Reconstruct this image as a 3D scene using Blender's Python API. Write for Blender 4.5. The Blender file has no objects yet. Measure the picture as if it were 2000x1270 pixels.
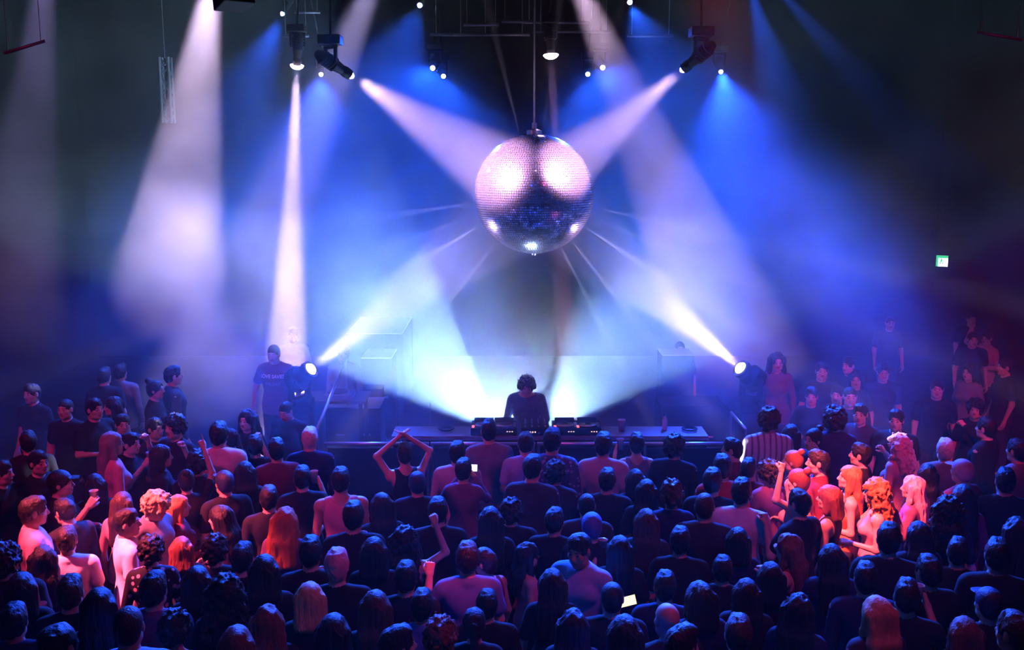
import bpy, bmesh, math, random
import numpy as np
from mathutils import Vector, Matrix, Euler
from mathutils.bvhtree import BVHTree

# ------------------------------------------------------------------ camera, world, exposure
SC = bpy.context.scene
C = SC.collection
W, H, F = 2000, 1270, 1944.0
PITCH = math.atan(335 / F)
CZ = 4.6
cam = bpy.data.objects.new('camera', bpy.data.cameras.new('camera'))
C.objects.link(cam)
SC.camera = cam
cam.data.sensor_width = 36
cam.data.lens = 36 * F / W
cam.data.clip_end = 200
cam.location = (0, 0, CZ)
cam.rotation_euler = (math.pi / 2 - PITCH, 0, 0)
SC.view_settings.view_transform = 'Standard'
SC.view_settings.look = 'None'
SC.view_settings.exposure = 0.0
SC.view_settings.gamma = 1
SC.view_settings.use_curve_mapping = False
wd = bpy.data.worlds.new('world')
SC.world = wd
wd.use_nodes = True
wd.node_tree.nodes['Background'].inputs[0].default_value = (.28, .20, .62, 1)
wd.node_tree.nodes['Background'].inputs[1].default_value = .022
SC.cycles.use_denoising = True
SC.cycles.volume_bounces = 0
SC.cycles.max_bounces = 4
SC.cycles.diffuse_bounces = 1
SC.cycles.glossy_bounces = 3
SC.cycles.volume_step_rate = 1.5
SC.cycles.volume_max_steps = 256
SC.cycles.sample_clamp_indirect = 4
SC.cycles.use_adaptive_sampling = False
SC.cycles.caustics_reflective = False
SC.cycles.caustics_refractive = False


def ray(px, py):
    dx = (px - 1000) / F
    dy = -(py - 635) / F
    return Vector((dx, math.cos(PITCH) + dy * math.sin(PITCH), -math.sin(PITCH) + dy * math.cos(PITCH)))


def at(px, py, Y):
    d = ray(px, py)
    return Vector((0, 0, CZ)) + d * (Y / d.y)


def atz(px, py, z):
    d = ray(px, py)
    return Vector((0, 0, CZ)) + d * ((z - CZ) / d.z)


# haze: density of the room's smoke, and its clouds
HAZE = dict(lo=.007, hi=.06, g=.25, scale=.55, near=.04)

# beams: source pixel and depth, aim pixel and depth, cone angle, power, colour, blend, fixture
PINK = (1, .62, .92)
LILAC = (.8, .55, 1)
BLUE = (.015, .10, 1)
ICE = (.62, .88, 1)
BALL = at(1043, 379, 12)
BALL_R = .715
BEAMS = [
    # the four white beams on the mirror ball
    dict(p=at(683, 146, 10.2), t=BALL, a=25, e=42000, c=PINK, b=.45, f='hang', s=60),
    dict(p=at(1336, 134, 10.2), t=BALL, a=23, e=38000, c=PINK, b=.45, f='hang', s=60),
    dict(p=at(607, 721, 13.2), t=BALL, a=20, e=6500, c=(.65, .5, 1), b=.3, f='floor', s=25),
    dict(p=at(1446, 719, 13.2), t=BALL, a=20, e=7000, c=(.7, .52, 1), b=.3, f='floor', s=25),
    # beams falling from the front trusses
    dict(p=at(425, -120, 9.4), t=at(342, 470, 19), a=10.5, e=220000, c=(.85, .62, 1), b=.35, f='hang'),
    dict(p=at(580, 128, 13), t=at(562, 640, 13.9), a=9, e=170000, c=(1, .66, .95), b=.4, f='hang', s=80, R=.085),
    dict(p=at(790, -180, 9.4), t=at(480, 560, 14.5), a=12, e=90000, c=(.6, .5, 1), b=.6, f='hang'),
    dict(p=at(1090, -120, 9.4), t=at(1400, 600, 18), a=12, e=80000, c=(.9, .6, .95), b=.3, f='hang'),
    dict(p=at(100, -160, 9.4), t=at(40, 420, 15), a=11, e=30000, c=(.5, .38, 1), b=.6, f='hang'),
    dict(p=at(1076, 108, 13.5), t=at(1092, 420, 13.2), a=5, e=20000, c=(1, .45, .75), b=.3, f='hang', s=40, R=.1),
    # blue wash on the rear truss
    dict(p=at(845, 133, 14.5), t=at(770, 310, 11.6), a=48, e=8800, c=(.012, .09, 1), b=.3, f='hang', s=20),
    dict(p=at(866, 149, 15.5), t=at(905, 300, 12.5), a=26, e=5000, c=BLUE, b=.3, f='hang'),
    dict(p=at(1148, 145, 15.5), t=at(1130, 300, 12.5), a=20, e=4500, c=BLUE, b=.3, f='hang'),
    dict(p=at(1177, 132, 14.5), t=at(1250, 310, 11.6), a=48, e=8800, c=(.012, .09, 1), b=.3, f='hang', s=20),
    dict(p=at(820, 10, 14), t=at(760, 160, 12.5), a=36, e=4000, c=BLUE, b=.4, f='hang'),
    dict(p=at(1230, 4, 14), t=at(1295, 150, 12.5), a=34, e=5000, c=BLUE, b=.4, f='hang'),
    dict(p=at(1462, -30, 14), t=at(1530, 200, 13), a=22, e=7000, c=BLUE, b=.4, f='hang'),
    dict(p=at(1510, -30, 14.6), t=at(1760, 240, 13), a=14, e=7000, c=BLUE, b=.6, f='hang'),
    dict(p=at(627, 145, 15.5), t=at(610, 400, 12.8), a=48, e=16000, c=(.01, .07, 1), b=.9, f='hang', s=4),
    dict(p=at(1408, 140, 15.5), t=at(1460, 400, 12.8), a=48, e=22000, c=(.01, .07, 1), b=.9, f='hang', s=4),
    dict(p=at(552, 26, 15.5), t=at(340, 500, 13), a=42, e=11000, c=BLUE, b=.9, f='hang', s=4),
    # white back light low behind the DJ, aimed up over the crowd
    dict(p=at(1021, 852, 12.95), t=at(1021, 852, 12.95) + Vector((-.10, -.73, .68)), a=55, e=4500, c=(.45, .70, 1), b=.05, f='wash'),
    dict(p=at(985, 852, 13.0), t=at(985, 852, 13.0) + Vector((-.69, .12, .66)), a=50, e=11000, c=(.36, .66, 1), b=0.15, f='wash'),
    dict(p=at(1052, 852, 13.0), t=at(1052, 852, 13.0) + Vector((.62, .14, .70)), a=57, e=4500, c=(.36, .66, 1), b=0.15, f='wash'),
    # light on the crowd from the hall's own bars
    dict(p=Vector((-6.0, 6.6, 7.2)), t=at(285, 1030, 8.0), a=19, e=23000, c=(1, .085, .15), b=.8, f='none'),
    dict(p=Vector((.8, 7.0, 7.4)), t=at(1670, 985, 9.0), a=16, e=23000, c=(1, .09, .11), b=.8, f='none'),
    dict(p=Vector((.9, 5.0, 7.2)), t=at(905, 1090, 7.0), a=8, e=2200, c=(1, .03, .09), b=.8, f='none'),
    dict(p=Vector((2.8, 5.0, 7.2)), t=at(1100, 1000, 9.0), a=85, e=400, c=(1, .02, .2), b=.8, f='none'),
    dict(p=Vector((-.6, 2.5, 7.6)), t=at(1080, 1080, 8.0), a=60, e=220, c=(.02, .12, 1), b=.8, f='none'),
    dict(p=Vector((-6, 5.0, 7.2)), t=at(500, 900, 12), a=70, e=900, c=(1, .03, .35), b=.8, f='none'),
    dict(p=Vector((5, 5.0, 7.2)), t=at(1650, 760, 14), a=40, e=2600, c=(1, .03, .25), b=.8, f='none'),
]

random.seed(7)
np.random.seed(7)
PI = math.pi

# ------------------------------------------------------------------ materials
MATS = {}


def mat(name, col=(.5, .5, .5), rough=.6, metal=0.0, emit=None, es=0, objcol=False, bump=None, spec=.5, alpha=None, trans=0.0):
    if name in MATS:
        return MATS[name]
    m = bpy.data.materials.new(name)
    m.use_nodes = True
    nt = m.node_tree
    b = nt.nodes['Principled BSDF']
    b.inputs['Base Color'].default_value = (*col, 1)
    b.inputs['Roughness'].default_value = rough
    b.inputs['Metallic'].default_value = metal
    b.inputs['Specular IOR Level'].default_value = spec
    if trans:
        b.inputs['Transmission Weight'].default_value = trans
    if emit:
        b.inputs['Emission Color'].default_value = (*emit, 1)
        b.inputs['Emission Strength'].default_value = es
    if objcol:
        oi = nt.nodes.new('ShaderNodeObjectInfo')
        tc = nt.nodes.new('ShaderNodeTexCoord')
        n = nt.nodes.new('ShaderNodeTexNoise')
        n.inputs['Scale'].default_value = 14
        mp = nt.nodes.new('ShaderNodeMapRange')
        mp.inputs[3].default_value = .75
        mp.inputs[4].default_value = 1.2
        mx = nt.nodes.new('ShaderNodeVectorMath')
        mx.operation = 'SCALE'
        nt.links.new(tc.outputs['Object'], n.inputs['Vector'])
        nt.links.new(n.outputs[0], mp.inputs[0])
        nt.links.new(oi.outputs['Color'], mx.inputs[0])
        nt.links.new(mp.outputs[0], mx.inputs['Scale'])
        nt.links.new(mx.outputs[0], b.inputs['Base Color'])
    if bump:
        tc = nt.nodes.new('ShaderNodeTexCoord')
        mpg = nt.nodes.new('ShaderNodeMapping')
        mpg.inputs['Scale'].default_value = bump[2]
        n = nt.nodes.new('ShaderNodeTexNoise')
        n.inputs['Scale'].default_value = bump[0]
        n.inputs['Detail'].default_value = 3
        bp = nt.nodes.new('ShaderNodeBump')
        bp.inputs['Strength'].default_value = bump[1]
        bp.inputs['Distance'].default_value = .01
        nt.links.new(tc.outputs['Object'], mpg.inputs[0])
        nt.links.new(mpg.outputs[0], n.inputs['Vector'])
        nt.links.new(n.outputs[0], bp.inputs['Height'])
        nt.links.new(bp.outputs[0], b.inputs['Normal'])
    MATS[name] = m
    return m


SKIN = mat('skin', rough=.5, objcol=True)
HAIR = mat('hair', rough=.5, objcol=True, bump=(90, .9, (1, 1, .10)), spec=.35)
CLOTH = mat('cloth', rough=.85, objcol=True, bump=(12, .5, (1, 1, .5)), spec=.2)
LEATHER = mat('shoe_leather', (.02, .02, .02), .5)
EYEW = mat('eye_white', (.42, .4, .38), .3)
IRIS = mat('iris', (.03, .02, .015), .2)
LIP = mat('lip', (.35, .10, .09), .5)
BROW = mat('eyebrow', (.04, .025, .02), .8)
BLACK = mat('black_metal', (.0025, .0025, .003), .7, 0, spec=.08)
BLACKM = mat('black_matte', (.008, .008, .010), .8, spec=.1)
STEEL = mat('steel', (.35, .35, .38), .35, 1)
ALU = mat('aluminium_tube', (.05, .05, .06), .5, .6)
DARKW = mat('black_wall_drape', (.0012, .0012, .0015), 1, bump=(3, .3, (1, 1, 1)), spec=0)
FLOORM = mat('dark_floor', (.0012, .0012, .0015), 1, bump=(6, .2, (1, 1, 1)), spec=0)
PLASTIC = mat('clear_plastic', (.75, .85, .9), .15, trans=.55)
GREYP = mat('grey_panel', (.35, .38, .42), .5)

# ------------------------------------------------------------------ mesh helpers


class MB:
    def __init__(s):
        s.bm = bmesh.new()

    def box(s, a, b, M=None, bevel=0):
        r = bmesh.ops.create_cube(s.bm, size=1)
        c = [(x + y) / 2 for x, y in zip(a, b)]
        d = [abs(y - x) for x, y in zip(a, b)]
        T = Matrix.Translation(c) @ Matrix.Diagonal((*d, 1))
        if M is not None:
            T = M @ T
        bmesh.ops.transform(s.bm, matrix=T, verts=r['verts'])
        if bevel:
            es = list({e for v in r['verts'] for e in v.link_edges})
            bmesh.ops.bevel(s.bm, geom=es, offset=bevel, segments=2, affect='EDGES', profile=.5)
        return s

    def tube(s, p, q, r, r2=None, n=10, cap=True):
        p, q = Vector(p), Vector(q)
        d = q - p
        L = d.length
        o = bmesh.ops.create_cone(s.bm, cap_ends=cap, segments=n, radius1=r, radius2=r if r2 is None else r2, depth=L)
        T = Matrix.Translation((p + q) / 2) @ d.to_track_quat('Z', 'Y').to_matrix().to_4x4()
        bmesh.ops.transform(s.bm, matrix=T, verts=o['verts'])
        return s

    def lathe(s, prof, M=None, n=24):
        rings = []
        for r, z in prof:
            ring = []
            for i in range(n):
                a = 2 * PI * i / n
                v = Vector((r * math.cos(a), r * math.sin(a), z))
                ring.append(s.bm.verts.new(M @ v if M is not None else v))
            rings.append(ring)
        for a, b in zip(rings, rings[1:]):
            for i in range(n):
                s.bm.faces.new((a[i], a[(i + 1) % n], b[(i + 1) % n], b[i]))
        if prof[0][0] > 1e-5:
            s.bm.faces.new(rings[0][::-1])
        if prof[-1][0] > 1e-5:
            s.bm.faces.new(rings[-1])
        return s

    def build(s, name, m, parent=None, smooth=False):
        bmesh.ops.recalc_face_normals(s.bm, faces=s.bm.faces)
        me = bpy.data.meshes.new(name)
        s.bm.to_mesh(me)
        s.bm.free()
        me.materials.append(m)
        if smooth:
            me.polygons.foreach_set('use_smooth', [True] * len(me.polygons))
        o = bpy.data.objects.new(name, me)
        C.objects.link(o)
        if parent is not None:
            o.parent = parent
        return o


def tag(o, label=None, cat=None, group=None, kind=None):
    if label:
        o['label'] = label
    if cat:
        o['category'] = cat
    if group:
        o['group'] = group
    if kind:
        o['kind'] = kind
    return o


def empty(name, loc, rz=0):
    o = bpy.data.objects.new(name, None)
    C.objects.link(o)
    o.location = loc
    o.rotation_euler.z = rz
    return o


def copy_tree(o, parent=None):
    c = o.copy()
    C.objects.link(c)
    c.parent = parent
    for ch in KIDS(o):
        copy_tree(ch, c)
    return c


def KIDS(o):
    return list(o.children)


# ------------------------------------------------------------------ the room
def struct(name, a, b, m):
    return tag(MB().box(a, b).build(name, m), kind='structure')


RX, RY = 9.6, 22.5
struct('floor', (-RX, -3, -.2), (RX, RY, 0), FLOORM)
struct('wall_back', (-RX, RY, 0), (RX, RY + .2, 9), DARKW)
struct('wall_left', (-RX - .2, -3, 0), (-RX, RY, 9), DARKW)
struct('wall_right', (RX, -3, 0), (RX + .2, RY, 9), DARKW)
struct('ceiling', (-RX, -3, 9), (RX, RY, 9.2), DARKW)

hz = MB().box((-RX - .05, -2.5, -.1), (RX + .05, RY + .05, 9.05)).build('smoke_haze', BLACK)
m = bpy.data.materials.new('smoke_haze')
m.use_nodes = True
nt = m.node_tree
nt.nodes.clear()
out = nt.nodes.new('ShaderNodeOutputMaterial')
vs = nt.nodes.new('ShaderNodeVolumeScatter')
vs.inputs['Anisotropy'].default_value = HAZE['g']
geo = nt.nodes.new('ShaderNodeNewGeometry')
no = nt.nodes.new('ShaderNodeTexNoise')
no.inputs['Scale'].default_value = HAZE['scale']
no.inputs['Detail'].default_value = 2.5
no.inputs['Roughness'].default_value = .55
mr = nt.nodes.new('ShaderNodeMapRange')
mr.interpolation_type = 'SMOOTHSTEP'
mr.inputs[1].default_value = .38
mr.inputs[2].default_value = .64
mr.inputs[3].default_value = HAZE['lo']
mr.inputs[4].default_value = HAZE['hi']
nt.links.new(geo.outputs['Position'], no.inputs['Vector'])
nt.links.new(no.outputs[0], mr.inputs[0])
sx = nt.nodes.new('ShaderNodeSeparateXYZ')
yr = nt.nodes.new('ShaderNodeMapRange')      # density cut over the dancers so lit smoke does not grey the crowd
yr.interpolation_type = 'SMOOTHSTEP'
yr.inputs[1].default_value = 10.8
yr.inputs[2].default_value = 12.8
yr.inputs[3].default_value = HAZE['near']
yr.inputs[4].default_value = 1
mu = nt.nodes.new('ShaderNodeMath')
mu.operation = 'MULTIPLY'
nt.links.new(geo.outputs['Position'], sx.inputs[0])
ys_ = nt.nodes.new('ShaderNodeMath')
ys_.operation = 'MULTIPLY_ADD'
ys_.inputs[1].default_value = .6
nt.links.new(sx.outputs['Z'], ys_.inputs[0])
nt.links.new(sx.outputs['Y'], ys_.inputs[2])
nt.links.new(ys_.outputs[0], yr.inputs[0])
nt.links.new(mr.outputs[0], mu.inputs[0])
zr = nt.nodes.new('ShaderNodeMapRange')      # thinned with height to keep the air under the ceiling dark
zr.interpolation_type = 'SMOOTHSTEP'
zr.inputs[1].default_value = 1.8
zr.inputs[2].default_value = 5.0
zr.inputs[3].default_value = 1.35
zr.inputs[4].default_value = .28
mz = nt.nodes.new('ShaderNodeMath')
mz.operation = 'MULTIPLY'
nt.links.new(sx.outputs['Z'], zr.inputs[0])
nt.links.new(zr.outputs[0], mz.inputs[0])
nt.links.new(yr.outputs[0], mz.inputs[1])
dl = nt.nodes.new('ShaderNodeVectorMath')    # thickened round the decks so the white fan glows near and fades away
dl.operation = 'DISTANCE'
dl.inputs[1].default_value = (.1, 12.9, 1.2)
dr = nt.nodes.new('ShaderNodeMapRange')
dr.interpolation_type = 'SMOOTHSTEP'
dr.inputs[1].default_value = .3
dr.inputs[2].default_value = 4.2
dr.inputs[3].default_value = 2.8
dr.inputs[4].default_value = 1
dm = nt.nodes.new('ShaderNodeMath')
dm.operation = 'MULTIPLY'
nt.links.new(geo.outputs['Position'], dl.inputs[0])
nt.links.new(dl.outputs['Value'], dr.inputs[0])
nt.links.new(dr.outputs[0], dm.inputs[0])
nt.links.new(mz.outputs[0], dm.inputs[1])
nt.links.new(dm.outputs[0], mu.inputs[1])
nt.links.new(mu.outputs[0], vs.inputs['Density'])
nt.links.new(vs.outputs[0], out.inputs['Volume'])
hz.data.materials.clear()
hz.data.materials.append(m)
tag(hz, 'thin drifting stage smoke filling the whole hall', 'haze', kind='stuff')

# ------------------------------------------------------------------ moving heads and other lamps
LENS = {}


def lens_mat(c, s):
    k = tuple(round(x, 2) for x in c) + (s,)
    if k not in LENS:
        mx = max(c)
        LENS[k] = mat('lamp_lens_' + 'abcdefghijklmnopqrstuvwxyz'[len(LENS)], (1, 1, 1), .3, emit=tuple(.35 * mx + .65 * x for x in c), es=s)
    return LENS[k]


def lamp(i, b):
    p, t = Vector(b['p']), Vector(b['t'])
    d = (t - p).normalized()
    l = bpy.data.lights.new('lamp_beam', 'SPOT')
    l.energy = b['e']
    l.color = b['c']
    l.spot_size = math.radians(b['a'])
    l.spot_blend = b['b']
    l.shadow_soft_size = .05 if b['f'] != 'none' else .09
    o = bpy.data.objects.new('lamp_beam', l)
    C.objects.link(o)
    Q = d.to_track_quat('-Z', 'Y')
    root = empty('moving_head_light' if b['f'] != 'wash' else 'floor_wash_light', p)
    tag(root, b.get('l') or LAMP_LABEL[i], 'stage light', b.get('g', 'stage lamps'))
    # built round the lens centre; head axis is -Z before the turn
    M = Q.to_matrix().to_4x4()
    big = {'wash': .07, 'floor': .1}.get(b['f'], .042)
    o.parent = root
    o.rotation_euler = Q.to_euler()
    o.location = d * .075
    hd = MB().lathe([(big * .8, .0), (big * 1.25, .0), (big * 1.3, .06), (big * 1.15, .1), (big * 1.35, .16), (big * 1.6, .26), (big * 1.5, .36), (big * .9, .42)], M, 20)
    for k in range(5):
        hd.lathe([(big * 1.3, .2 + k * .035), (big * 1.75, .2 + k * .035), (big * 1.75, .212 + k * .035), (big * 1.3, .212 + k * .035)], M, 20)
    hd.build('lamp_head', BLACK, root)
    R_ = b.get('R', big * .85)
    MB().lathe([(0, -.05), (R_ * .45, -.044), (R_ * .8, -.026), (R_, 0), (R_, .004)], M, 20).build('lens', lens_mat(b['c'], b.get('s', 14)), root)
    # yoke: pivot at the back of the head, arms to the base straight up or down
    piv = M @ Vector((0, 0, .24))
    side = M @ Vector((1, 0, 0))
    side.z = 0
    side = side.normalized() if side.length > .1 else Vector((1, 0, 0))
    s = 1 if b['f'] in ('hang', 'none') else -1
    y = MB()
    top = piv + Vector((0, 0, s * (.3 if b['f'] != 'hang' else .15)))
    for k in (-1, 1):
        y.tube(piv + side * k * big * 1.7, piv + side * k * big * 2.1, big * .5, n=12)
        y.tube(piv + side * k * big * 1.95, top + side * k * big * 1.95, big * .4, big * .48, n=8)
    y.tube(top - side * big * 2.3, top + side * big * 2.3, big * .5, n=8)
    y.build('yoke', BLACK, root)
    if b['f'] in ('hang', 'none'):
        MB().box((-.11, -.11, 0), (.11, .11, .09), Matrix.Translation(top + Vector((0, 0, .02))), .01).build('base', BLACK, root)
        ty, tz = min(TRUSS_ROWS, key=lambda r: abs(r[0] - p.y))
        e = Vector((top.x, ty - p.y, tz - .15 - p.z))      # underside of the truss that carries it
        MB().tube(top + Vector((0, 0, .1)), e, .012).box((-.05, -.17, -.02), (.05, .17, .03), Matrix.Translation(e), .005).build('drop_rod', BLACK, root)
    elif b['f'] == 'floor':
        MB().box((-.17, -.17, -.16), (.17, .17, 0), Matrix.Translation(top), .015).build('base', BLACK, root)
        zb = -(p.z + top.z - .15)
        MB().box((-.16, -.16, zb), (.16, .16, -.16), Matrix.Translation(top), .01).build('plinth', BLACKM, root)
    else:
        MB().box((-.15, -.15, -.14), (.15, .15, 0), Matrix.Translation(top), .012).build('base', BLACK, root)
        zb = -(p.z + top.z - .15)
        MB().box((-.13, -.13, zb), (.13, .13, -.14), Matrix.Translation(top), .01).build('plinth', BLACKM, root)
    return root


LAMP_LABEL = [
    'bright white moving head light upper left of the mirror ball, aimed at it',
    'bright white moving head light upper right of the mirror ball, aimed at it',
    'black moving head light on a plinth beside the man in the lettered t-shirt',
    'black moving head light on a plinth right of the stage, beaming up at the ball',
    'overhead light above the frame throwing the strong lilac beam beside the hanging speaker',
    'glowing white downlight left of the stage, straight above the man in the lettered t-shirt',
    'overhead light above the frame throwing the wide pale beam down to the left',
    'overhead light above the frame throwing the pink beam down to the right',
    'overhead light above the frame at far left with a faint violet beam',
    'white oval downlight just above and right of the mirror ball, faint pink beam',
    'bright blue lamp left of the ball with the widest blue fan',
    'smaller blue lamp left of the ball, right beside the brightest blue one',
    'smaller blue lamp right of the ball with a narrow streaky beam',
    'pale blue lamp right of the ball where the pink beam crosses',
    'blue lamp at the top edge left of centre',
    'blue lamp at the top edge right of centre with a long thin ray',
    'blue lamp above the frame with a dim double beam at upper right',
    'blue lamp above the frame sending a faint ray toward the right wall',
    'small dim blue lamp just right of the glowing white downlight',
    'small oval blue lamp right of the white light that aims at the ball',
    'tiny blue lamp high at left near the faint truss frame',
    'ice white wash light low behind the DJ, throwing the middle of the wide fan',
    'ice white wash light left of the DJ, throwing the brightest part of the fan',
    'ice white wash light right of the DJ, throwing the dimmer right part of the fan',
    'red crowd light overhead aimed at the left group of dancers',
    'red crowd light overhead aimed at the red-haired women at right',
    'small red crowd light overhead aimed at the man with the bald spot',
    'dim magenta crowd light overhead covering the middle of the floor',
    'dim blue crowd light overhead covering the middle of the floor',
    'dim magenta crowd light overhead at far left',
    'dim magenta crowd light overhead at far right',
]
TRUSS_ROWS = [(5.0, 8.0), (8.6, 7.6), (10.2, 6.75), (13.2, 6.95), (14.8, 7.15)]
for i, b in enumerate(BEAMS):
    b.setdefault('s', 10)
    lamp(i, b)

# box trusses across the hall that carry the lamps
def truss(name, p, q, label, w=.3, m=ALU):
    p, q = Vector(p), Vector(q)
    root = empty(name, p)
    tag(root, label, 'truss', 'lighting trusses')
    d = q - p
    L = d.length
    u = d.normalized()
    a = Vector((0, 0, 1)) if abs(u.z) < .9 else Vector((1, 0, 0))
    v = u.cross(a).normalized() * w / 2
    z = v.cross(u).normalized() * w / 2
    ch = MB()
    cs = [v + z, -v + z, -v - z, v - z]
    for c in cs:
        ch.tube(c, d + c, .024, n=8)
    ch.build('chord_tubes', m, root)
    br = MB()
    n = max(1, int(L / w))
    for k in range(n):
        s0, s1 = u * (L * k / n), u * (L * (k + 1) / n)
        for j in range(4):
            c0, c1 = cs[j], cs[(j + 1) % 4]
            br.tube(s0 + c0, s1 + c1, .01, n=5, cap=False) if (k + j) % 2 else br.tube(s0 + c1, s1 + c0, .01, n=5, cap=False)
    br.build('bracing', m, root)
    return root



for ty, tz, lb in ((8.6, 7.6, 'aluminium lighting truss above the frame, nearest the stage front of the upper pair'),
                   (5.0, 8.0, 'aluminium lighting truss over the dancers carrying the red crowd lamps'),
                   (10.2, 6.75, 'aluminium truss at the top edge carrying the two bright lamps aimed at the ball'),
                   (13.2, 6.95, 'dim truss behind the ball with the glowing white downlight'),
                   (14.8, 7.15, 'dark rear truss with the row of blue lamps')):
    truss('lighting_truss', (-7.2, ty, tz), (7.2, ty, tz), lb)

# ------------------------------------------------------------------ figures: a distance field turned into one smooth mesh
def value_noise(P, s, seed=0):
    P = P * s
    i = np.floor(P).astype(np.int64)
    f = P - i
    f = f * f * (3 - 2 * f)
    def h(a, b, c):
        n = (a * 73856093) ^ (b * 19349663) ^ (c * 83492791) ^ (seed * 9737333)
        n = (n * 1103515245 + 12345) & 0x7fffffff
        return (n >> 8 & 0xffff) / 65535.0
    r = 0
    for a in (0, 1):
        wa = f[..., 0] if a else 1 - f[..., 0]
        for b in (0, 1):
            wb = f[..., 1] if b else 1 - f[..., 1]
            for c in (0, 1):
                wc = f[..., 2] if c else 1 - f[..., 2]
                r = r + wa * wb * wc * h(i[..., 0] + a, i[..., 1] + b, i[..., 2] + c)
    return r - .5


def axis(segs):
    """segs: list of (start, end, step) joined into one axis"""
    out = [segs[0][0]]
    for a, b, s in segs:
        n = max(1, int(round((b - out[-1]) / s)))
        out += list(np.linspace(out[-1], b, n + 1)[1:])
    return np.array(out)


class Field:
    def __init__(s, xs, ys, zs):
        s.ax = (np.asarray(xs), np.asarray(ys), np.asarray(zs))
        s.F = np.ones([len(a) for a in s.ax], np.float32)

    def sub(s, lo, hi, mg):
        ix = []
        for a, l, h in zip(s.ax, lo, hi):
            i0 = max(0, int(np.searchsorted(a, l - mg)) - 1)
            i1 = min(len(a), int(np.searchsorted(a, h + mg)) + 1)
            if i1 <= i0:
                return None, None
            ix.append(slice(i0, i1))
        P = np.stack(np.meshgrid(*[a[i] for a, i in zip(s.ax, ix)], indexing='ij'), -1)
        return tuple(ix), P

    def put(s, lo, hi, fn, k=.02, op='add'):
        ix, P = s.sub(lo, hi, k + .03)
        if ix is None or P.size == 0:
            return
        d = fn(P)
        f = s.F[ix]
        if op == 'add':
            h = np.clip(.5 + .5 * (f - d) / k, 0, 1)
            s.F[ix] = f * (1 - h) + d * h - k * h * (1 - h)
        elif op == 'cut':
            h = np.clip(.5 - .5 * (f + d) / k, 0, 1)
            s.F[ix] = f * (1 - h) - d * h + k * h * (1 - h)

    def cap(s, p, q, r1, r2, k=.02, op='add'):
        p, q = np.array(p, float), np.array(q, float)
        R = max(r1, r2)
        def fn(P):
            v = q - p
            w = P - p
            t = np.clip((w @ v) / max(v @ v, 1e-9), 0, 1)
            return np.linalg.norm(w - t[..., None] * v, axis=-1) - (r1 + (r2 - r1) * t)
        s.put(np.minimum(p, q) - R, np.maximum(p, q) + R, fn, k, op)

    def ell(s, c, r, M=None, k=.02, op='add'):
        c, r = np.array(c, float), np.array(r, float)
        R = max(r) if M is not None else r
        def fn(P):
            w = P - c
            if M is not None:
                w = w @ M
            k0 = np.linalg.norm(w / r, axis=-1)
            k1 = np.linalg.norm(w / (r * r), axis=-1) + 1e-9
            return k0 * (k0 - 1) / k1
        s.put(c - R, c + R, fn, k, op)

    def noise(s, amp, scale, seed=0, band=.05):
        m = np.abs(s.F) < band
        X = np.argwhere(m)
        P = np.stack([s.ax[i][X[:, i]] for i in range(3)], -1)
        s.F[m] += (amp * value_noise(P, np.array(scale) if not np.isscalar(scale) else scale, seed)).astype(np.float32)

    def mesh(s):
        F = s.F
        sg = F < 0
        n = np.array(F.shape) - 1
        cnt = np.zeros(n, np.int8)
        for a in (0, 1):
            for b in (0, 1):
                for c in (0, 1):
                    cnt += sg[a:a + n[0], b:b + n[1], c:c + n[2]]
        act = (cnt > 0) & (cnt < 8)
        idx = -np.ones(n, np.int64)
        I = np.argwhere(act)
        idx[act] = np.arange(len(I))
        acc = np.zeros((len(I), 3))
        num = np.zeros(len(I))
        cor = [(a, b, c) for a in (0, 1) for b in (0, 1) for c in (0, 1)]
        vals = {c: F[I[:, 0] + c[0], I[:, 1] + c[1], I[:, 2] + c[2]] for c in cor}
        pos = {c: np.stack([s.ax[j][I[:, j] + c[j]] for j in range(3)], -1) for c in cor}
        for c in cor:
            for j in range(3):
                if c[j] == 0:
                    e = list(c)
                    e[j] = 1
                    e = tuple(e)
                    a, b = vals[c], vals[e]
                    m = (a < 0) != (b < 0)
                    t = a[m] / (a[m] - b[m])
                    acc[m] += pos[c][m] * (1 - t[:, None]) + pos[e][m] * t[:, None]
                    num[m] += 1
        V = acc / num[:, None]
        Q = []
        for j in range(3):
            u, v = [(1, 2), (2, 0), (0, 1)][j]
            a = sg
            sl0 = [slice(None)] * 3
            sl1 = [slice(None)] * 3
            sl0[j] = slice(0, -1)
            sl1[j] = slice(1, None)
            ch = a[tuple(sl0)] != a[tuple(sl1)]
            E = np.argwhere(ch)
            E = E[(E[:, u] > 0) & (E[:, v] > 0) & (E[:, u] < n[u]) & (E[:, v] < n[v])]
            inside = a[E[:, 0], E[:, 1], E[:, 2]]
            du = np.zeros(3, int)
            du[u] = 1
            dv = np.zeros(3, int)
            dv[v] = 1
            q = np.stack([idx[tuple((E - o).T)] for o in (du + dv, dv, 0 * du, du)], -1)
            q[~inside] = q[~inside][:, ::-1]
            Q.append(q)
        return V, np.concatenate(Q)


def to_mesh(name, V, Q, mats, mi=None):
    me = bpy.data.meshes.new(name)
    me.vertices.add(len(V))
    me.vertices.foreach_set('co', np.asarray(V, np.float32).ravel())
    me.loops.add(len(Q) * 4)
    me.loops.foreach_set('vertex_index', np.asarray(Q, np.int32).ravel())
    me.polygons.add(len(Q))
    me.polygons.foreach_set('loop_start', np.arange(len(Q), dtype=np.int32) * 4)
    me.polygons.foreach_set('use_smooth', np.ones(len(Q), bool))
    for m_ in mats:
        me.materials.append(m_)
    if mi is not None:
        me.polygons.foreach_set('material_index', np.asarray(mi, np.int32))
    me.update(calc_edges=True)
    me.validate()
    return me


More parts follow.
